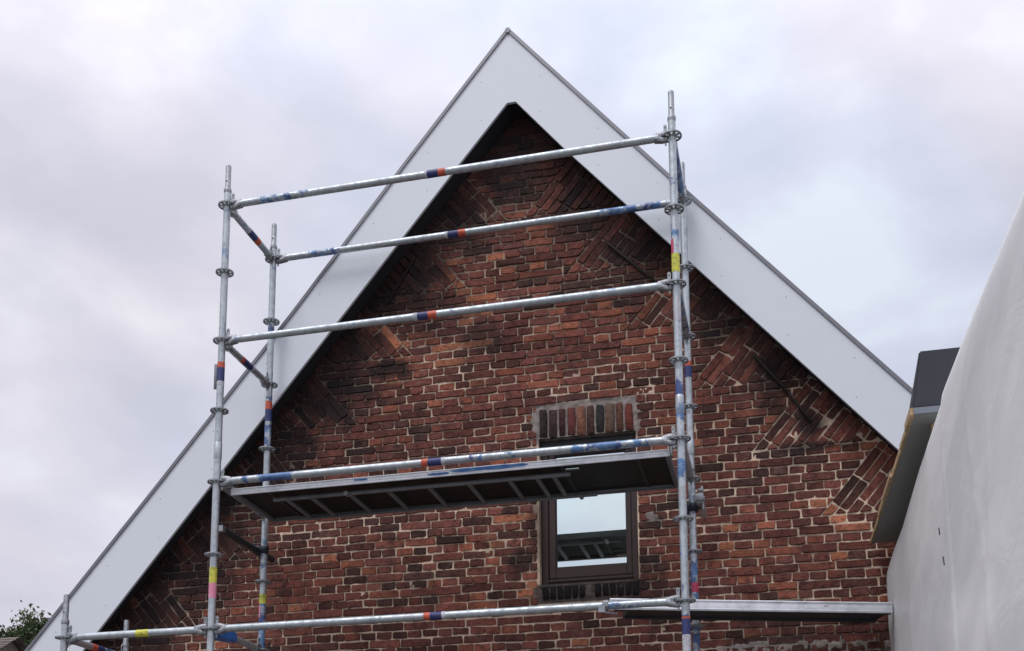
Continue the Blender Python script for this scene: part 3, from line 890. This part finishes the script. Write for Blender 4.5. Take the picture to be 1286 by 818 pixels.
# half-round labels and the hanging tag plate
def half(o, x, y, z0, z1, a0, a1, mat, nm='tape', r=RT + .0016, lb=None):
    n = 8; vs = []; fs = []
    for z in (z0, z1):
        for i in range(n + 1):
            q = R(a0 + (a1 - a0) * i / n); vs.append((x + r * math.cos(q), y + r * math.sin(q), z))
    for z in (z0, z1):
        for i in range(n + 1):
            q = R(a0 + (a1 - a0) * i / n); vs.append((x + (r - .001) * math.cos(q), y + (r - .001) * math.sin(q), z))
    for i in range(n): fs += [(i, i + 1, n + 2 + i, n + 1 + i), (2 * n + 3 + i, 2 * n + 2 + i, 3 * n + 3 + i, 3 * n + 4 + i)]
    p = link(nm, vs, fs, M[mat], o, True)
    if lb: p['label'] = lb
half(FRs, L, 0, 2.199, 2.292, 150, 250, 'st_red', lb='red tape on one side')
half(RRs, L, W, .225, .288, 230, 350, 'st_red', lb='red tape on one side')
half(RLs, 0, W, .235, .325, 200, 260, 'st_pink', lb='pink tape strip')
tp = MB(); tp.box(-.046, -.026, -.008, -.003, 1.655, 1.835); tp.tube((-.028, -.012, 1.70), (-.028, .004, 1.70), .006, 8)
q = tp.build('tag_plate', M['alu_dull_shaded'], FLs); bevel(q, .001, 1)

def ledger(a, b_, label, spans=(), stk=(), blue_head=False, name='ledger'):
    """tube between two standards with a cast wedge head at each end"""
    A, B = Vector(a), Vector(b_); d = (B - A).normalized(); Ln = (B - A).length
    o = long_tube(name, A + d * .085, B - d * .085, scaf, [(s0 - .085, s1 - .085, w) for s0, s1, w in spans])
    o['label'] = label
    for P, dd, e in ((A, d, 0), (B, -d, 1)):
        sx = dd.cross(Vector(up)).normalized()
        mt_ = Matrix((dd, sx, Vector(up))).transposed().to_4x4(); mt_.translation = P
        mb = MB()
        # tapered forked jaw, above and below the rosette
        for zs in (1, -1):
            pr = [(.028, .017, .008, .034), (.060, .019, .008, .036), (.100, .0255, .000, .027)]
            vs = []
            for (r_, hw, zi, zo) in pr:
                for yy_, zz_ in ((-hw, zi), (hw, zi), (hw * .75, zo), (-hw * .75, zo)): vs.append(mt_ @ Vector((r_, yy_, zz_ * zs)))
            fs = [(0, 3, 2, 1), (8, 9, 10, 11)] + [(j * 4 + i, j * 4 + (i + 1) % 4, j * 4 + 4 + (i + 1) % 4, j * 4 + 4 + i) for j in range(2) for i in range(4)]
            if zs < 0: fs = [f[::-1] for f in fs]
            mb.add(vs, fs)
        vs = [mt_ @ Vector(v_) for v_ in ((.064, -.018, -.02), (.064, .018, -.02), (.064, .018, .02), (.064, -.018, .02), (.112, -.0245, -.024), (.112, .0245, -.024), (.112, .0245, .024), (.112, -.0245, .024))]
        mb.add(vs, [(0, 3, 2, 1), (4, 5, 6, 7), (0, 1, 5, 4), (1, 2, 6, 5), (2, 3, 7, 6), (3, 0, 4, 7)])
        q = mb.build('wedge_head', M['blue_cast'] if (blue_head and e == 0) else M['cast'], o); bevel(q, .003, 1)
        wd = MB()
        # flat wedge driven through the jaw: wide rounded top with a hole, narrow tip below
        prof = [(.036, -.058), (.046, -.058), (.054, .075), (.050, .084), (.042, .086), (.034, .080), (.031, .072)]
        n = len(prof)
        vs = [mt_ @ Vector((r_, t_, z_)) for t_ in (-.003, .003) for r_, z_ in prof]
        wd.add(vs, [tuple(range(n)), tuple(range(2 * n - 1, n - 1, -1))] + [(i, n + i, n + (i + 1) % n, (i + 1) % n) for i in range(n)])
        wd.build('wedge', M['cast'], o)
        hl = MB(); hl.tube(mt_ @ Vector((.043, -.0042, .066)), mt_ @ Vector((.043, .0042, .066)), .0045, 8); hl.build('wedge_hole', M['window_seal'], o)
    for nm, s0, s1, mt_, lb in stk: sleeve(nm, A, d, s0, s1, M[mt_], o, label=lb)
    return o
def stickers(a, b_, c_, rev=False, white=.03):
    """navy a..b, orange b..c; white strip before navy, or the mirror order"""
    if not rev: return [('sticker', a - white, a, 'st_white', 'white sticker'), ('sticker', a, b_, 'st_navy', 'navy sticker'), ('sticker', b_, c_, 'st_orange', 'orange sticker')]
    return [('sticker', a, b_, 'st_orange', 'orange sticker'), ('sticker', b_, c_, 'st_navy', 'navy sticker'), ('sticker', c_, c_ + white, 'st_white', 'white sticker')]
ledger((0, 0, 3), (L, 0, 3), 'top front rail', [(.26, .62, .75), (2.3, 2.4, .4)], stickers(1.457, 1.533, 1.583, white=.018))
ledger((0, 0, 2), (L, 0, 2), 'middle front rail', [(.9, 1.0, .4)], stickers(1.399, 1.47, 1.529, white=.03))
ledger((0, 0, 1), (L, 0, 1), 'front rail at the deck', [(.18, .23, 1.2), (.30, .55, 1.6), (1.70, 2.05, .62), (2.40, 2.9, .95)], stickers(1.435, 1.477, 1.567, True, .026))
ledger((0, 0, 0), (L, 0, 0), 'bottom front rail', [(2.55, 2.78, .8), (1.9, 1.95, .5)], stickers(1.459, 1.5, 1.575, True, .026))
ledger((0, W, 3), (L, W, 3), 'top rear rail', [(.25, .52, .9), (2.45, 2.95, 1.1)], stickers(1.378, 1.457, 1.51, white=.02))
ledger((0, 0, 3), (0, W, 3), 'top left cross rail', [], stickers(.321, .422, .48, white=.01))
ledger((0, 0, 2), (0, W, 2), 'middle left cross rail', [], stickers(.269, .30, .42, True, .02))
ledger((0, 0, 1), (0, W, 1), 'left deck carrier')
ledger((0, 0, 0), (0, W, 0), 'bottom left cross rail with a blue head', [(.08, .17, 1.5)], blue_head=True)
bl = MB()
for (y0, y1, w0, w1, h0, h1) in ((.035, .075, .030, .046, .030, .040), (.075, .20, .046, .044, .040, .036), (.20, .30, .044, .028, .036, .028)):
    for sx_ in (-1, 1):
        vs = [(sx_ * w0 - .004, y0, -h0), (sx_ * w0 + .004, y0, -h0), (sx_ * w1 + .004, y1, -h1), (sx_ * w1 - .004, y1, -h1),
              (sx_ * w0 - .004, y0, h0), (sx_ * w0 + .004, y0, h0), (sx_ * w1 + .004, y1, h1 * .9), (sx_ * w1 - .004, y1, h1 * .9)]
        bl.add(vs, [(0, 3, 2, 1), (4, 5, 6, 7), (0, 1, 5, 4), (1, 2, 6, 5), (2, 3, 7, 6), (3, 0, 4, 7)])
    vs = [(-w0, y0, -h0 - .003), (w0, y0, -h0 - .003), (w1, y1, -h1 - .003), (-w1, y1, -h1 - .003), (-w0, y0, -h0 + .005), (w0, y0, -h0 + .005), (w1, y1, -h1 + .005), (-w1, y1, -h1 + .005)]
    bl.add(vs, [(0, 3, 2, 1), (4, 5, 6, 7), (0, 1, 5, 4), (1, 2, 6, 5), (2, 3, 7, 6), (3, 0, 4, 7)])
bl_o = bl.build('bracket', M['blue_cast'], [o for o in scaf.children if o.get('label') == 'bottom left cross rail with a blue head'][0]); bl_o['label'] = 'bright blue trough shaped end bracket'
ledger((L, 0, 3), (L, W, 3), 'top right cross rail', [(.1, .6, 1.1)])
ledger((L, 0, 2), (L, W, 2), 'middle right cross rail', [(.05, .7, .8)])
ledger((L, 0, 1), (L, W, 1), 'right deck carrier')
ledger((-1.09, 0, 0), (0, 0, 0), 'side bay front rail', [], [('tape', .549, .643, 'st_yellow', 'yellow tape')])
ledger((-1.09, 0, 0), (-1.09, W, 0), 'side bay cross rail', [(.42, .6, 1.2)], [('sticker', .30, .36, 'st_orange', 'orange sticker'), ('sticker', .36, .44, 'st_navy', 'navy sticker')])
for z in (-2.5,):
    ledger((0, 0, z), (L, 0, z), 'low front rail'); ledger((0, W, z), (L, W, z), 'low rear rail')
    ledger((-1.09, 0, z), (0, 0, z), 'low side bay rail')
# ties to the wall: short tube, right-angle coupler, eye bolt
def coupler(c, parent, r=.034, mat='rubber'):
    x, y, z = c
    mb = MB(); mb.tube((x, y, z - .028), (x, y, z + .028), r, 12)
    mb.tube((x - .045, y - .03, z), (x - .045, y + .03, z), r, 12)
    mb.box(x - .02, x + .055, y - .045, y - .028, z - .02, z + .02)
    mb.tube((x + .045, y - .06, z), (x + .045, y - .02, z), .007, 8); mb.tube((x + .045, y - .066, z), (x + .045, y - .054, z), .013, 6)
    o = mb.build('coupler', M[mat], parent); bevel(o, .002, 1)
tie = long_tube('wall_tie', (-.052, .20, .735), (-.052, .97, .735), scaf, [(0, .8, .5)], mat=M['steel_dark'])
coupler((-.004, W, .735), tie)
eb = MB(); eb.tube((-.052, .96, .735), (-.052, WY + .01, .735), .006, 8); eb.tube((-.062, .94, .735), (-.04, .94, .735), .018, 10); eb.build('eye_bolt', M['cast'], tie)
eb = MB(); eb.box(-.075, -.03, .16, .20, .715, .755); eb.tube((-.075, .17, .75), (-.075, .17, .80), .006, 8); eb.build('tie_end', M['cast'], tie)
tie2 = long_tube('wall_tie', (L + .056, .62, .82), (L + .056, .97, .82), scaf, [(0, .8, .4)])
coupler((L + .006, W, .80), tie2)
mb = MB(); mb.tube((L + .056, .60, .82), (L + .056, .68, .82), .036, 12); mb.box(L + .03, L + .085, .585, .60, .80, .85)
mb.tube((L + .075, .61, .82), (L + .075, .60, .90), .008, 8); mb.tube((L + .08, .62, .81), (L + .08, .60, .74), .006, 8); mb.tube((L + .045, .600, .872), (L + .085, .600, .872), .014, 6)
eb = MB(); eb.tube((L + .056, .96, .82), (L + .056, WY + .01, .82), .006, 8); eb.build('eye_bolt', M['cast'], tie2)
q = mb.build('coupler', M['cast'], tie2); bevel(q, .0015, 1)

# ------------------------------------------------------------------ access deck with its folded ladder
deck = empty('scaffold_deck', (L / 2, W / 2, .95), 'aluminium access deck with ladder folded under it, lying across the scaffold', 'scaffold deck')
DY0, DY1, DZ0, DZ1 = .058, .672, .922, .964
DX0, DX1 = .075, L - .075
def rail(y0, y1, lab, paint):
    mb = MB(); st_ = 1 if y0 < .3 else -1
    mb.box(DX0, DX1, y0, y1, DZ0 + .012, DZ1)
    yo = y0 if st_ == 1 else y1
    mb.box(DX0, DX1, min(yo, yo - st_ * .004), max(yo, yo - st_ * .004), DZ0 + .036, DZ0 + .043)
    mb.box(DX0, DX1, y0, y1, DZ0, DZ0 + .012)
    o = mb.build('side_rail', M['alu'] if st_ == 1 else M['alu_dull_shaded'], deck); o['label'] = lab; bevel(o, .002, 1); return o  # rear rail is the same aluminium, its shade put into a darker colour
rail(DY0, DY0 + .012, 'front aluminium side rail', 1); 
rail(DY1 - .012, DY1, 'rear aluminium side rail', 0)
PAINTS = []
for (a, b_, z0, z1) in ((1.60, 2.12, .935, .962), (1.45, 1.60, .93, .948), (.95, 1.05, .94, .955)):
    PAINTS.append((a, b_, z0, z1))
M['blue_paint'] = simple('blue_marking_paint', (.03, .12, .36), .5, 0, 14, .5, (.10, .22, .42))
for (a, b_, z0, z1) in PAINTS:
    pp = MB(); rr = random.Random(int(a * 100)); k_ = 14; top, bot = [], []
    for q in range(k_ + 1):
        e_ = math.sin(math.pi * q / k_) ** .3; xm = a + (b_ - a) * q / k_; zm = (z0 + z1) / 2
        top.append((xm, DY0 - .0046, zm + (z1 - zm) * e_ * rr.uniform(.7, 1.1))); bot.append((xm, DY0 - .0046, zm - (zm - z0) * e_ * rr.uniform(.7, 1.1)))
    vs = top + bot + [(p[0], DY0 + .001, p[2]) for p in top + bot]; n_ = k_ + 1
    fs = [(n_ + q, n_ + q + 1, q + 1, q) for q in range(k_)]
    pp.add(vs, fs); pp.build('paint_mark', M['blue_paint'], deck)
pl = MB(); hx0, hx1, hy0, hy1 = 2.31, 2.41, .20, .235
iy0, iy1 = DY0 + .013, DY1 - .013; pz0, pz1 = DZ1 - .014, DZ1 - .003
pl.box(DX0 + .03, hx0, iy0, iy1, pz0, pz1); pl.box(hx1, DX1 - .03, iy0, iy1, pz0, pz1)
pl.box(hx0, hx1, iy0, hy0, pz0, pz1); pl.box(hx0, hx1, hy1, iy1, pz0, pz1)
pl.build('plywood_panel', M['plywood_dark'], deck)['label'] = 'dark plywood with a grip hole'
for xx in (DX0, DX1 - .03):
    eb = MB(); eb.box(xx, xx + .03, iy0, iy1, DZ0 + .004, DZ1)
    q = eb.build('end_beam', M['alu_dull_shaded'], deck); bevel(q, .002, 1)
for xx in (.30, 2.30, 2.78):
    eb = MB(); eb.box(xx, xx + .025, iy0, iy1, DZ0 + .022, pz0 - .001); eb.build('cross_member', M['steel_dark'], deck)
for xx, sg in ((DX0, -1), (DX1, 1)):
    for yy in (.12, .60):
        hk = MB(); hk.box(min(xx, xx + sg * .085), max(xx, xx + sg * .085), yy - .018, yy + .018, .992, 1.0)
        hk.add([(0, 0, 0)], []) if False else None
        for k in range(6):
            a0, a1 = R(90 - 30 * k) , R(90 - 30 * (k + 1))
        hk.box(min(xx, xx + sg * .012), max(xx, xx + sg * .012), yy - .018, yy + .018, .94, .992)
        # claw sits over the carrier tube
        cx_ = 0 if sg < 0 else L
        pts = [(.030, a) for a in (150, 120, 90, 60, 30)]
        for (r_, a), (r2, b2) in zip(pts, pts[1:]):
            hk.bar((cx_ + r_ * math.cos(R(a)), yy, 1 + r_ * math.sin(R(a))), (cx_ + r_ * math.cos(R(b2)), yy, 1 + r_ * math.sin(R(b2))), .036, .008, (math.cos(R((a + b2) / 2)), 0, math.sin(R((a + b2) / 2))))
        hk.build('hook', M['cast'], deck)
# ladder folded up below
lad = MB(); ly0, ly1 = .175, .60
for yy in (ly0, ly1): lad.box(.33, 2.36 if yy == ly0 else 2.46, yy - .011, yy + .011, .893, .917)
lad_o = lad.build('ladder', M['alu_dull_shaded'], deck); bevel(lad_o, .002, 1); reg(lad_o)
for k, xx in enumerate((.42, .60, .87, 1.14, 1.42, 1.69, 1.96, 2.14, 2.25)):
    rg = MB(); rg.box(xx - .014, xx + .014, ly0 + .011, ly1 - .011, .896, .914); q = rg.build('rung', M['alu_dull_shaded'], lad_o); bevel(q, .003, 1)
for yy, xx in ((ly0 - .01, .86), (ly1 + .01, 2.35)):
    kn = MB(); kn.tube((xx, yy - .02, .90), (xx, yy + .02, .90), .016, 10); kn.build('hinge', M['cast'], deck)

# ------------------------------------------------------------------ narrow plank running off to the right
pa = Vector((2.60, .150, .045)); pb = Vector((4.285, .705, .045))
dv = (pb - pa).normalized(); nv = Vector((-dv.y, dv.x, 0))
plank = empty('scaffold_plank', tuple(pa), 'long aluminium edged plank hooked on the bottom rail, running right past the window sill', 'plank')
mt_ = Matrix((dv, nv, Vector(up))).transposed().to_4x4(); mt_.translation = pa
PL_ = (pb - pa).length
mb = MB(); mb.box(0, PL_, 0, .006, -.034, .036, mt_); mb.box(0, PL_, -.006, .0, .024, .034, mt_); mb.box(0, PL_, -.005, .0, -.028, -.020, mt_)
q = mb.build('edge_profile', M['alu'], plank); bevel(q, .0015, 1)
mb = MB(); mb.box(.13, PL_, .007, .30, -.020, .026, mt_)
mb.box(.03, PL_, .02, .05, -.034, -.0205, mt_); mb.box(.14, PL_, .24, .27, -.034, -.0205, mt_)
q = mb.build('plank_board', M['steel_dark'], plank)
mb = MB(); mb.box(.14, PL_, .301, .306, -.026, .032, mt_); mb.build('back_profile', M['alu_dull_shaded'], plank)
for s in (1.345, 1.360):
    mb = MB(); mb.tube(mt_ @ Vector((s, -.002, .006)), mt_ @ Vector((s, .001, .006)), .0045, 8); mb.build('rivet', M['screw'], plank)
hk = MB()
for yy in (.0,):
    pts = [(200, 0), (160, 0), (120, 0), (90, 0), (60, 0), (20, 0), (-20, 0)]
    hx_ = 2.60
    for (a, _), (b2, _) in zip(pts, pts[1:]):
        r_ = .031
        hk.bar((hx_, r_ * math.cos(R(a)), r_ * math.sin(R(a))), (hx_, r_ * math.cos(R(b2)), r_ * math.sin(R(b2))), .028, .007, (0, math.cos(R((a + b2) / 2)), math.sin(R((a + b2) / 2))))
hk.box(2.575, 2.60, .028, .13, -.012, .0)
hk.box(2.56, 2.60, -.05, -.035, -.05, -.005); hk.tube((2.58, -.03, -.045), (2.66, .03, -.045), .007, 8)
hk.build('hook', M['cast'], plank)

# ------------------------------------------------------------------ neighbouring flat roof edge
SX0 = 4.198
eave = empty('roof_overhang', (4.6, 0, .55), 'grey soffit and dark fascia of the neighbouring roof sticking out behind the white sheeting', 'roof edge')
def xe(y): return 4.194 + (1.0 - y) * .0275      # left edge drifts slightly
for (ya, yb) in ((1.0, -.305), (-.311, -1.19)):
    z0, z1 = .55, .562
    vs = [(xe(ya) + .012, ya, z0), (5.6, ya, z0), (5.6, yb, z0), (xe(yb) + .012, yb, z0), (xe(ya) + .012, ya, z1), (5.6, ya, z1), (5.6, yb, z1), (xe(yb) + .012, yb, z1)]
    o = link('soffit_panel', vs, [(0, 1, 2, 3), (7, 6, 5, 4), (1, 0, 4, 5), (2, 1, 5, 6), (3, 2, 6, 7), (0, 3, 7, 4)], M['soffit_grey'], eave)
segs = [1.0, .42, .1, -.31, -.72, -.98, -1.19]
for i, (ya, yb) in enumerate(zip(segs, segs[1:])):
    w = .008 + .006 * ((i * 7) % 3)
    vs = [(xe(ya) + .011 - w, ya - .002, .548), (xe(ya) + .011, ya - .002, .548), (xe(yb) + .011, yb, .548), (xe(yb) + .011 - w, yb, .548)]
    vs += [(a, b_, .575 + .008 * (i % 2)) for a, b_, _ in vs]
    link('edge_batten', vs, [(0, 1, 2, 3), (7, 6, 5, 4), (1, 0, 4, 5), (2, 1, 5, 6), (3, 2, 6, 7), (0, 3, 7, 4)], M['raw_wood'], eave)
fa = MB()
# anthracite fascia: near end face leaning back a little, and the long side above the soffit
v8 = [(4.256, -1.195, .578), (5.6, -1.195, .578), (5.6, -1.22, .85), (4.300, -1.22, .85), (4.256, .98, .578), (5.6, .98, .578), (5.6, .98, .64), (4.32, .98, .64)]
fa.add(v8, [(0, 1, 2, 3), (7, 6, 5, 4), (1, 0, 4, 5), (2, 1, 5, 6), (3, 2, 6, 7), (0, 3, 7, 4)])
q = fa.build('fascia', M['fascia_dark'], eave); bevel(q, .006, 2)
tr = MB(); tr.box(4.262, 5.6, -1.205, -1.192, .546, .577); tr.build('drip_trim', M['grey_metal'], eave)
wk = MB(); wk.box(4.355, 4.50, -1.06, -1.01, .525, .549); wk.build('wood_block', M['raw_wood'], eave)

# ------------------------------------------------------------------ white sheeting on the right
prof = [(-6.0, .03), (-4.6, .16), (-3.56, .262), (-2.54, .362), (-1.65, .432), (-.78, .452), (.09, .440), (.70, .418), (1.0, .385)]
def top_z(y):
    for (a, za), (b_, zb) in zip(prof, prof[1:]):
        if a <= y <= b_:
            q = (y - a) / (b_ - a); return za + (zb - za) * q
    return prof[-1][1]
def sheet():
    ny, nz = 210, 110
    vs, fs = [], []
    for i in range(ny + 1):
        y = -6.0 + 7.0 * i / ny
        zt = top_z(y)
        for j in range(nz + 1):
            f_ = j / nz
            z = zt - (zt - (GZ + .02)) * f_ ** 1.15
            d = zt - z
            n0 = mnoise.noise(Vector((y * .9, z * .5, 3.1))); n1_ = mnoise.noise(Vector((y * 1.3 + z * .9, z * 1.8, 8.4))); n2_ = mnoise.noise(Vector((y * 2.6 + z * 2.5, z * 5.2, 1.4)))
            x = 4.300 + .018 * n0 * min(1, d * 3) + .006 * n1_ * min(1, d * 4) + .006 * n2_ * min(1, d * 4)
            x += .012 / (1 + math.exp(-(y + 1.76) * 60)) - .010 * min(1, d * 3) * math.exp(-((y + 1.78 - .02 * math.sin(z * 3)) / .022) ** 2)          # lap of the next sheet
            x += .05 * math.exp(-d / .03) * .5                                # rolls over the top edge
            if y > .2: x -= .035 * (y - .2)                              # tucked towards the wall
            # long stretch folds running down from the top edge
            for (fy_, sl_s, am) in ((-3.0, .35, .010), (-2.35, -.25, .008), (-1.2, .5, .009), (-.3, .3, .010), (.55, .1, .008)):
                x -= .45 * am * math.exp(-((y - fy_ - sl_s * (zt - z)) / .05) ** 2) * min(1, d * 2)
            vs.append((x, y, z))
    w = nz + 1
    for i in range(ny):
        for j in range(nz): fs.append((i * w + j, i * w + j + 1, (i + 1) * w + j + 1, (i + 1) * w + j))
    # top return
    o0 = len(vs)
    for i in range(ny + 1):
        a = vs[i * w]; vs.append((a[0] + .06, a[1], a[2] + .006)); vs.append((a[0] + 1.0, a[1], a[2] + .01)); vs.append((a[0] + 1.0, a[1], GZ + .02))
    for i in range(ny):
        a, b_ = o0 + i * 3, o0 + i * 3 + 3
        fs += [(i * w, (i + 1) * w, b_, a), (a, b_, b_ + 1, a + 1), (a + 1, b_ + 1, b_ + 2, a + 2)]
    # far end return towards the right
    e = ny * w
    o1 = len(vs)
    for j in range(nz + 1):
        a = vs[e + j]; vs.append((a[0] + 1.0, a[1] + .01, a[2]))
    for j in range(nz): fs.append((e + j, e + j + 1, o1 + j + 1, o1 + j))
    return vs, fs
vs, fs = sheet()
tarp = link('plastic_sheeting', vs, fs, M['sheet'], None, True)
tag(tarp, 'white plastic sheeting wrapped over the neighbouring wall at the right edge', 'sheeting')
# two torn slits in it
reg(tarp)
for (y, z, dy, dz) in ((-1.62, -.165, .012, .035), (-1.70, -.32, .022, .045)):
    mb = MB(); xx = 4.285
    mb.add([(xx, y, z), (xx, y + dy, z + dz), (xx - .001, y + dy + .004, z + dz - .002), (xx - .001, y + .003, z - .002), (xx + .004, y, z), (xx + .004, y + dy, z + dz)], [(0, 3, 2, 1), (0, 1, 5, 4), (1, 2, 5), (0, 4, 3)])
    mb.build('slit', M['window_seal'], tarp)

# ------------------------------------------------------------------ tree and roof far off on the left
rt = random.Random(5)
TB = Vector((-26.4, 33.2, GZ)); TTOP = 9.0
tree = empty('tree', tuple(TB), 'green leafy tree far behind the left end of the gable', 'tree')
tk = MB(); h = TTOP - GZ
pts = [(TB + Vector((.1 * math.sin(k), .1 * math.cos(k * 2), h * .92 * k / 8)), .22 * (1 - k / 9)) for k in range(9)]
for (a, ra), (b_, rb) in zip(pts, pts[1:]): tk.tube(a, b_, ra, 10, rb)
limbs = []
for k in range(60):
    f_ = rt.uniform(.30, .97); a = TB + Vector((0, 0, h * f_ * .92)); q = rt.uniform(0, 6.28); ln = (1 - f_) * 5.5 + 1.1 * rt.uniform(.6, 1.3)
    e = a + Vector((math.cos(q) * ln, math.sin(q) * ln, ln * rt.uniform(.15, .6))); limbs.append((a, e)); tk.tube(a, e, .06 * (1.2 - f_), 6, .012)
tk.build('trunk', M['bark'], tree, True)
lv, lf = [], []
def leaf(p, s):
    d = Vector((rt.gauss(0, 1), rt.gauss(0, 1), rt.gauss(0, 1))).normalized(); e = d.orthogonal().normalized(); e = Matrix.Rotation(rt.uniform(0, 6.28), 3, d) @ e; f2 = d.cross(e)
    o = len(lv); lv.extend([p - e * s, p + f2 * s * .5, p + e * s, p - f2 * s * .5]); lf.append((o, o + 1, o + 2, o + 3))
for a, e in limbs:
    for k in range(7):
        c = a.lerp(e, .35 + .11 * k) + Vector((rt.gauss(0, .22), rt.gauss(0, .22), rt.gauss(0, .2)))
        rad = rt.uniform(.22, .5)
        for _ in range(110): leaf(c + Vector((rt.gauss(0, 1), rt.gauss(0, 1), rt.gauss(0, .8))) * rad * .6, rt.uniform(.07, .13))
for _ in range(500):
    leaf(TB + Vector((rt.gauss(0, .35), rt.gauss(0, .35), h * rt.uniform(.86, 1.0))), .07)
lo = link('crown', lv, lf, M['leaf'], tree)

# far house: ridge towards the left, courses of ridged tiles
fh = empty('far_house', (-17.0, 14.0, GZ), 'distant house with brown tiled roof at the lower left corner', 'house')
fb = MB(); fb.box(-24, -15.6, 14.6, 22, GZ, 2.0); fb.build('wall', M['render'], fh)
tl = MB()
ry0, rz0, ry1, rz1 = 14.2, 1.9, 18.2, 4.43
nrow = 26
for k in range(nrow):
    fa0, fa1 = k / nrow, (k + 1) / nrow
    y0, z0 = ry0 + (ry1 - ry0) * fa0, rz0 + (rz1 - rz0) * fa0; y1, z1 = ry0 + (ry1 - ry0) * fa1, rz0 + (rz1 - rz0) * fa1
    tl.add([(-24.2, y0, z0 + .045), (-15.35, y0, z0 + .045), (-15.35, y1, z1 + .01), (-24.2, y1, z1 + .01), (-24.2, y0, z0 - .02), (-15.35, y0, z0 - .02)], [(0, 1, 2, 3), (4, 5, 1, 0)])
M['far_tile'] = simple('brown_grey_tile', (.17, .14, .125), .8, 0, 3, .5, (.08, .065, .06))
q = tl.build('roof', M['far_tile'], fh)
bkf = MB(); bkf.add([(-24.2, ry1, rz1), (-15.35, ry1, rz1), (-15.35, 22.2, 1.9), (-24.2, 22.2, 1.9)], [(0, 1, 2, 3)])
bkf.add([(-15.6, 14.6, 2.0), (-15.6, 22, 2.0), (-15.6, 18.2, 4.35)], [(0, 1, 2)]); bkf.build('back_slope', M['far_tile'], fh)
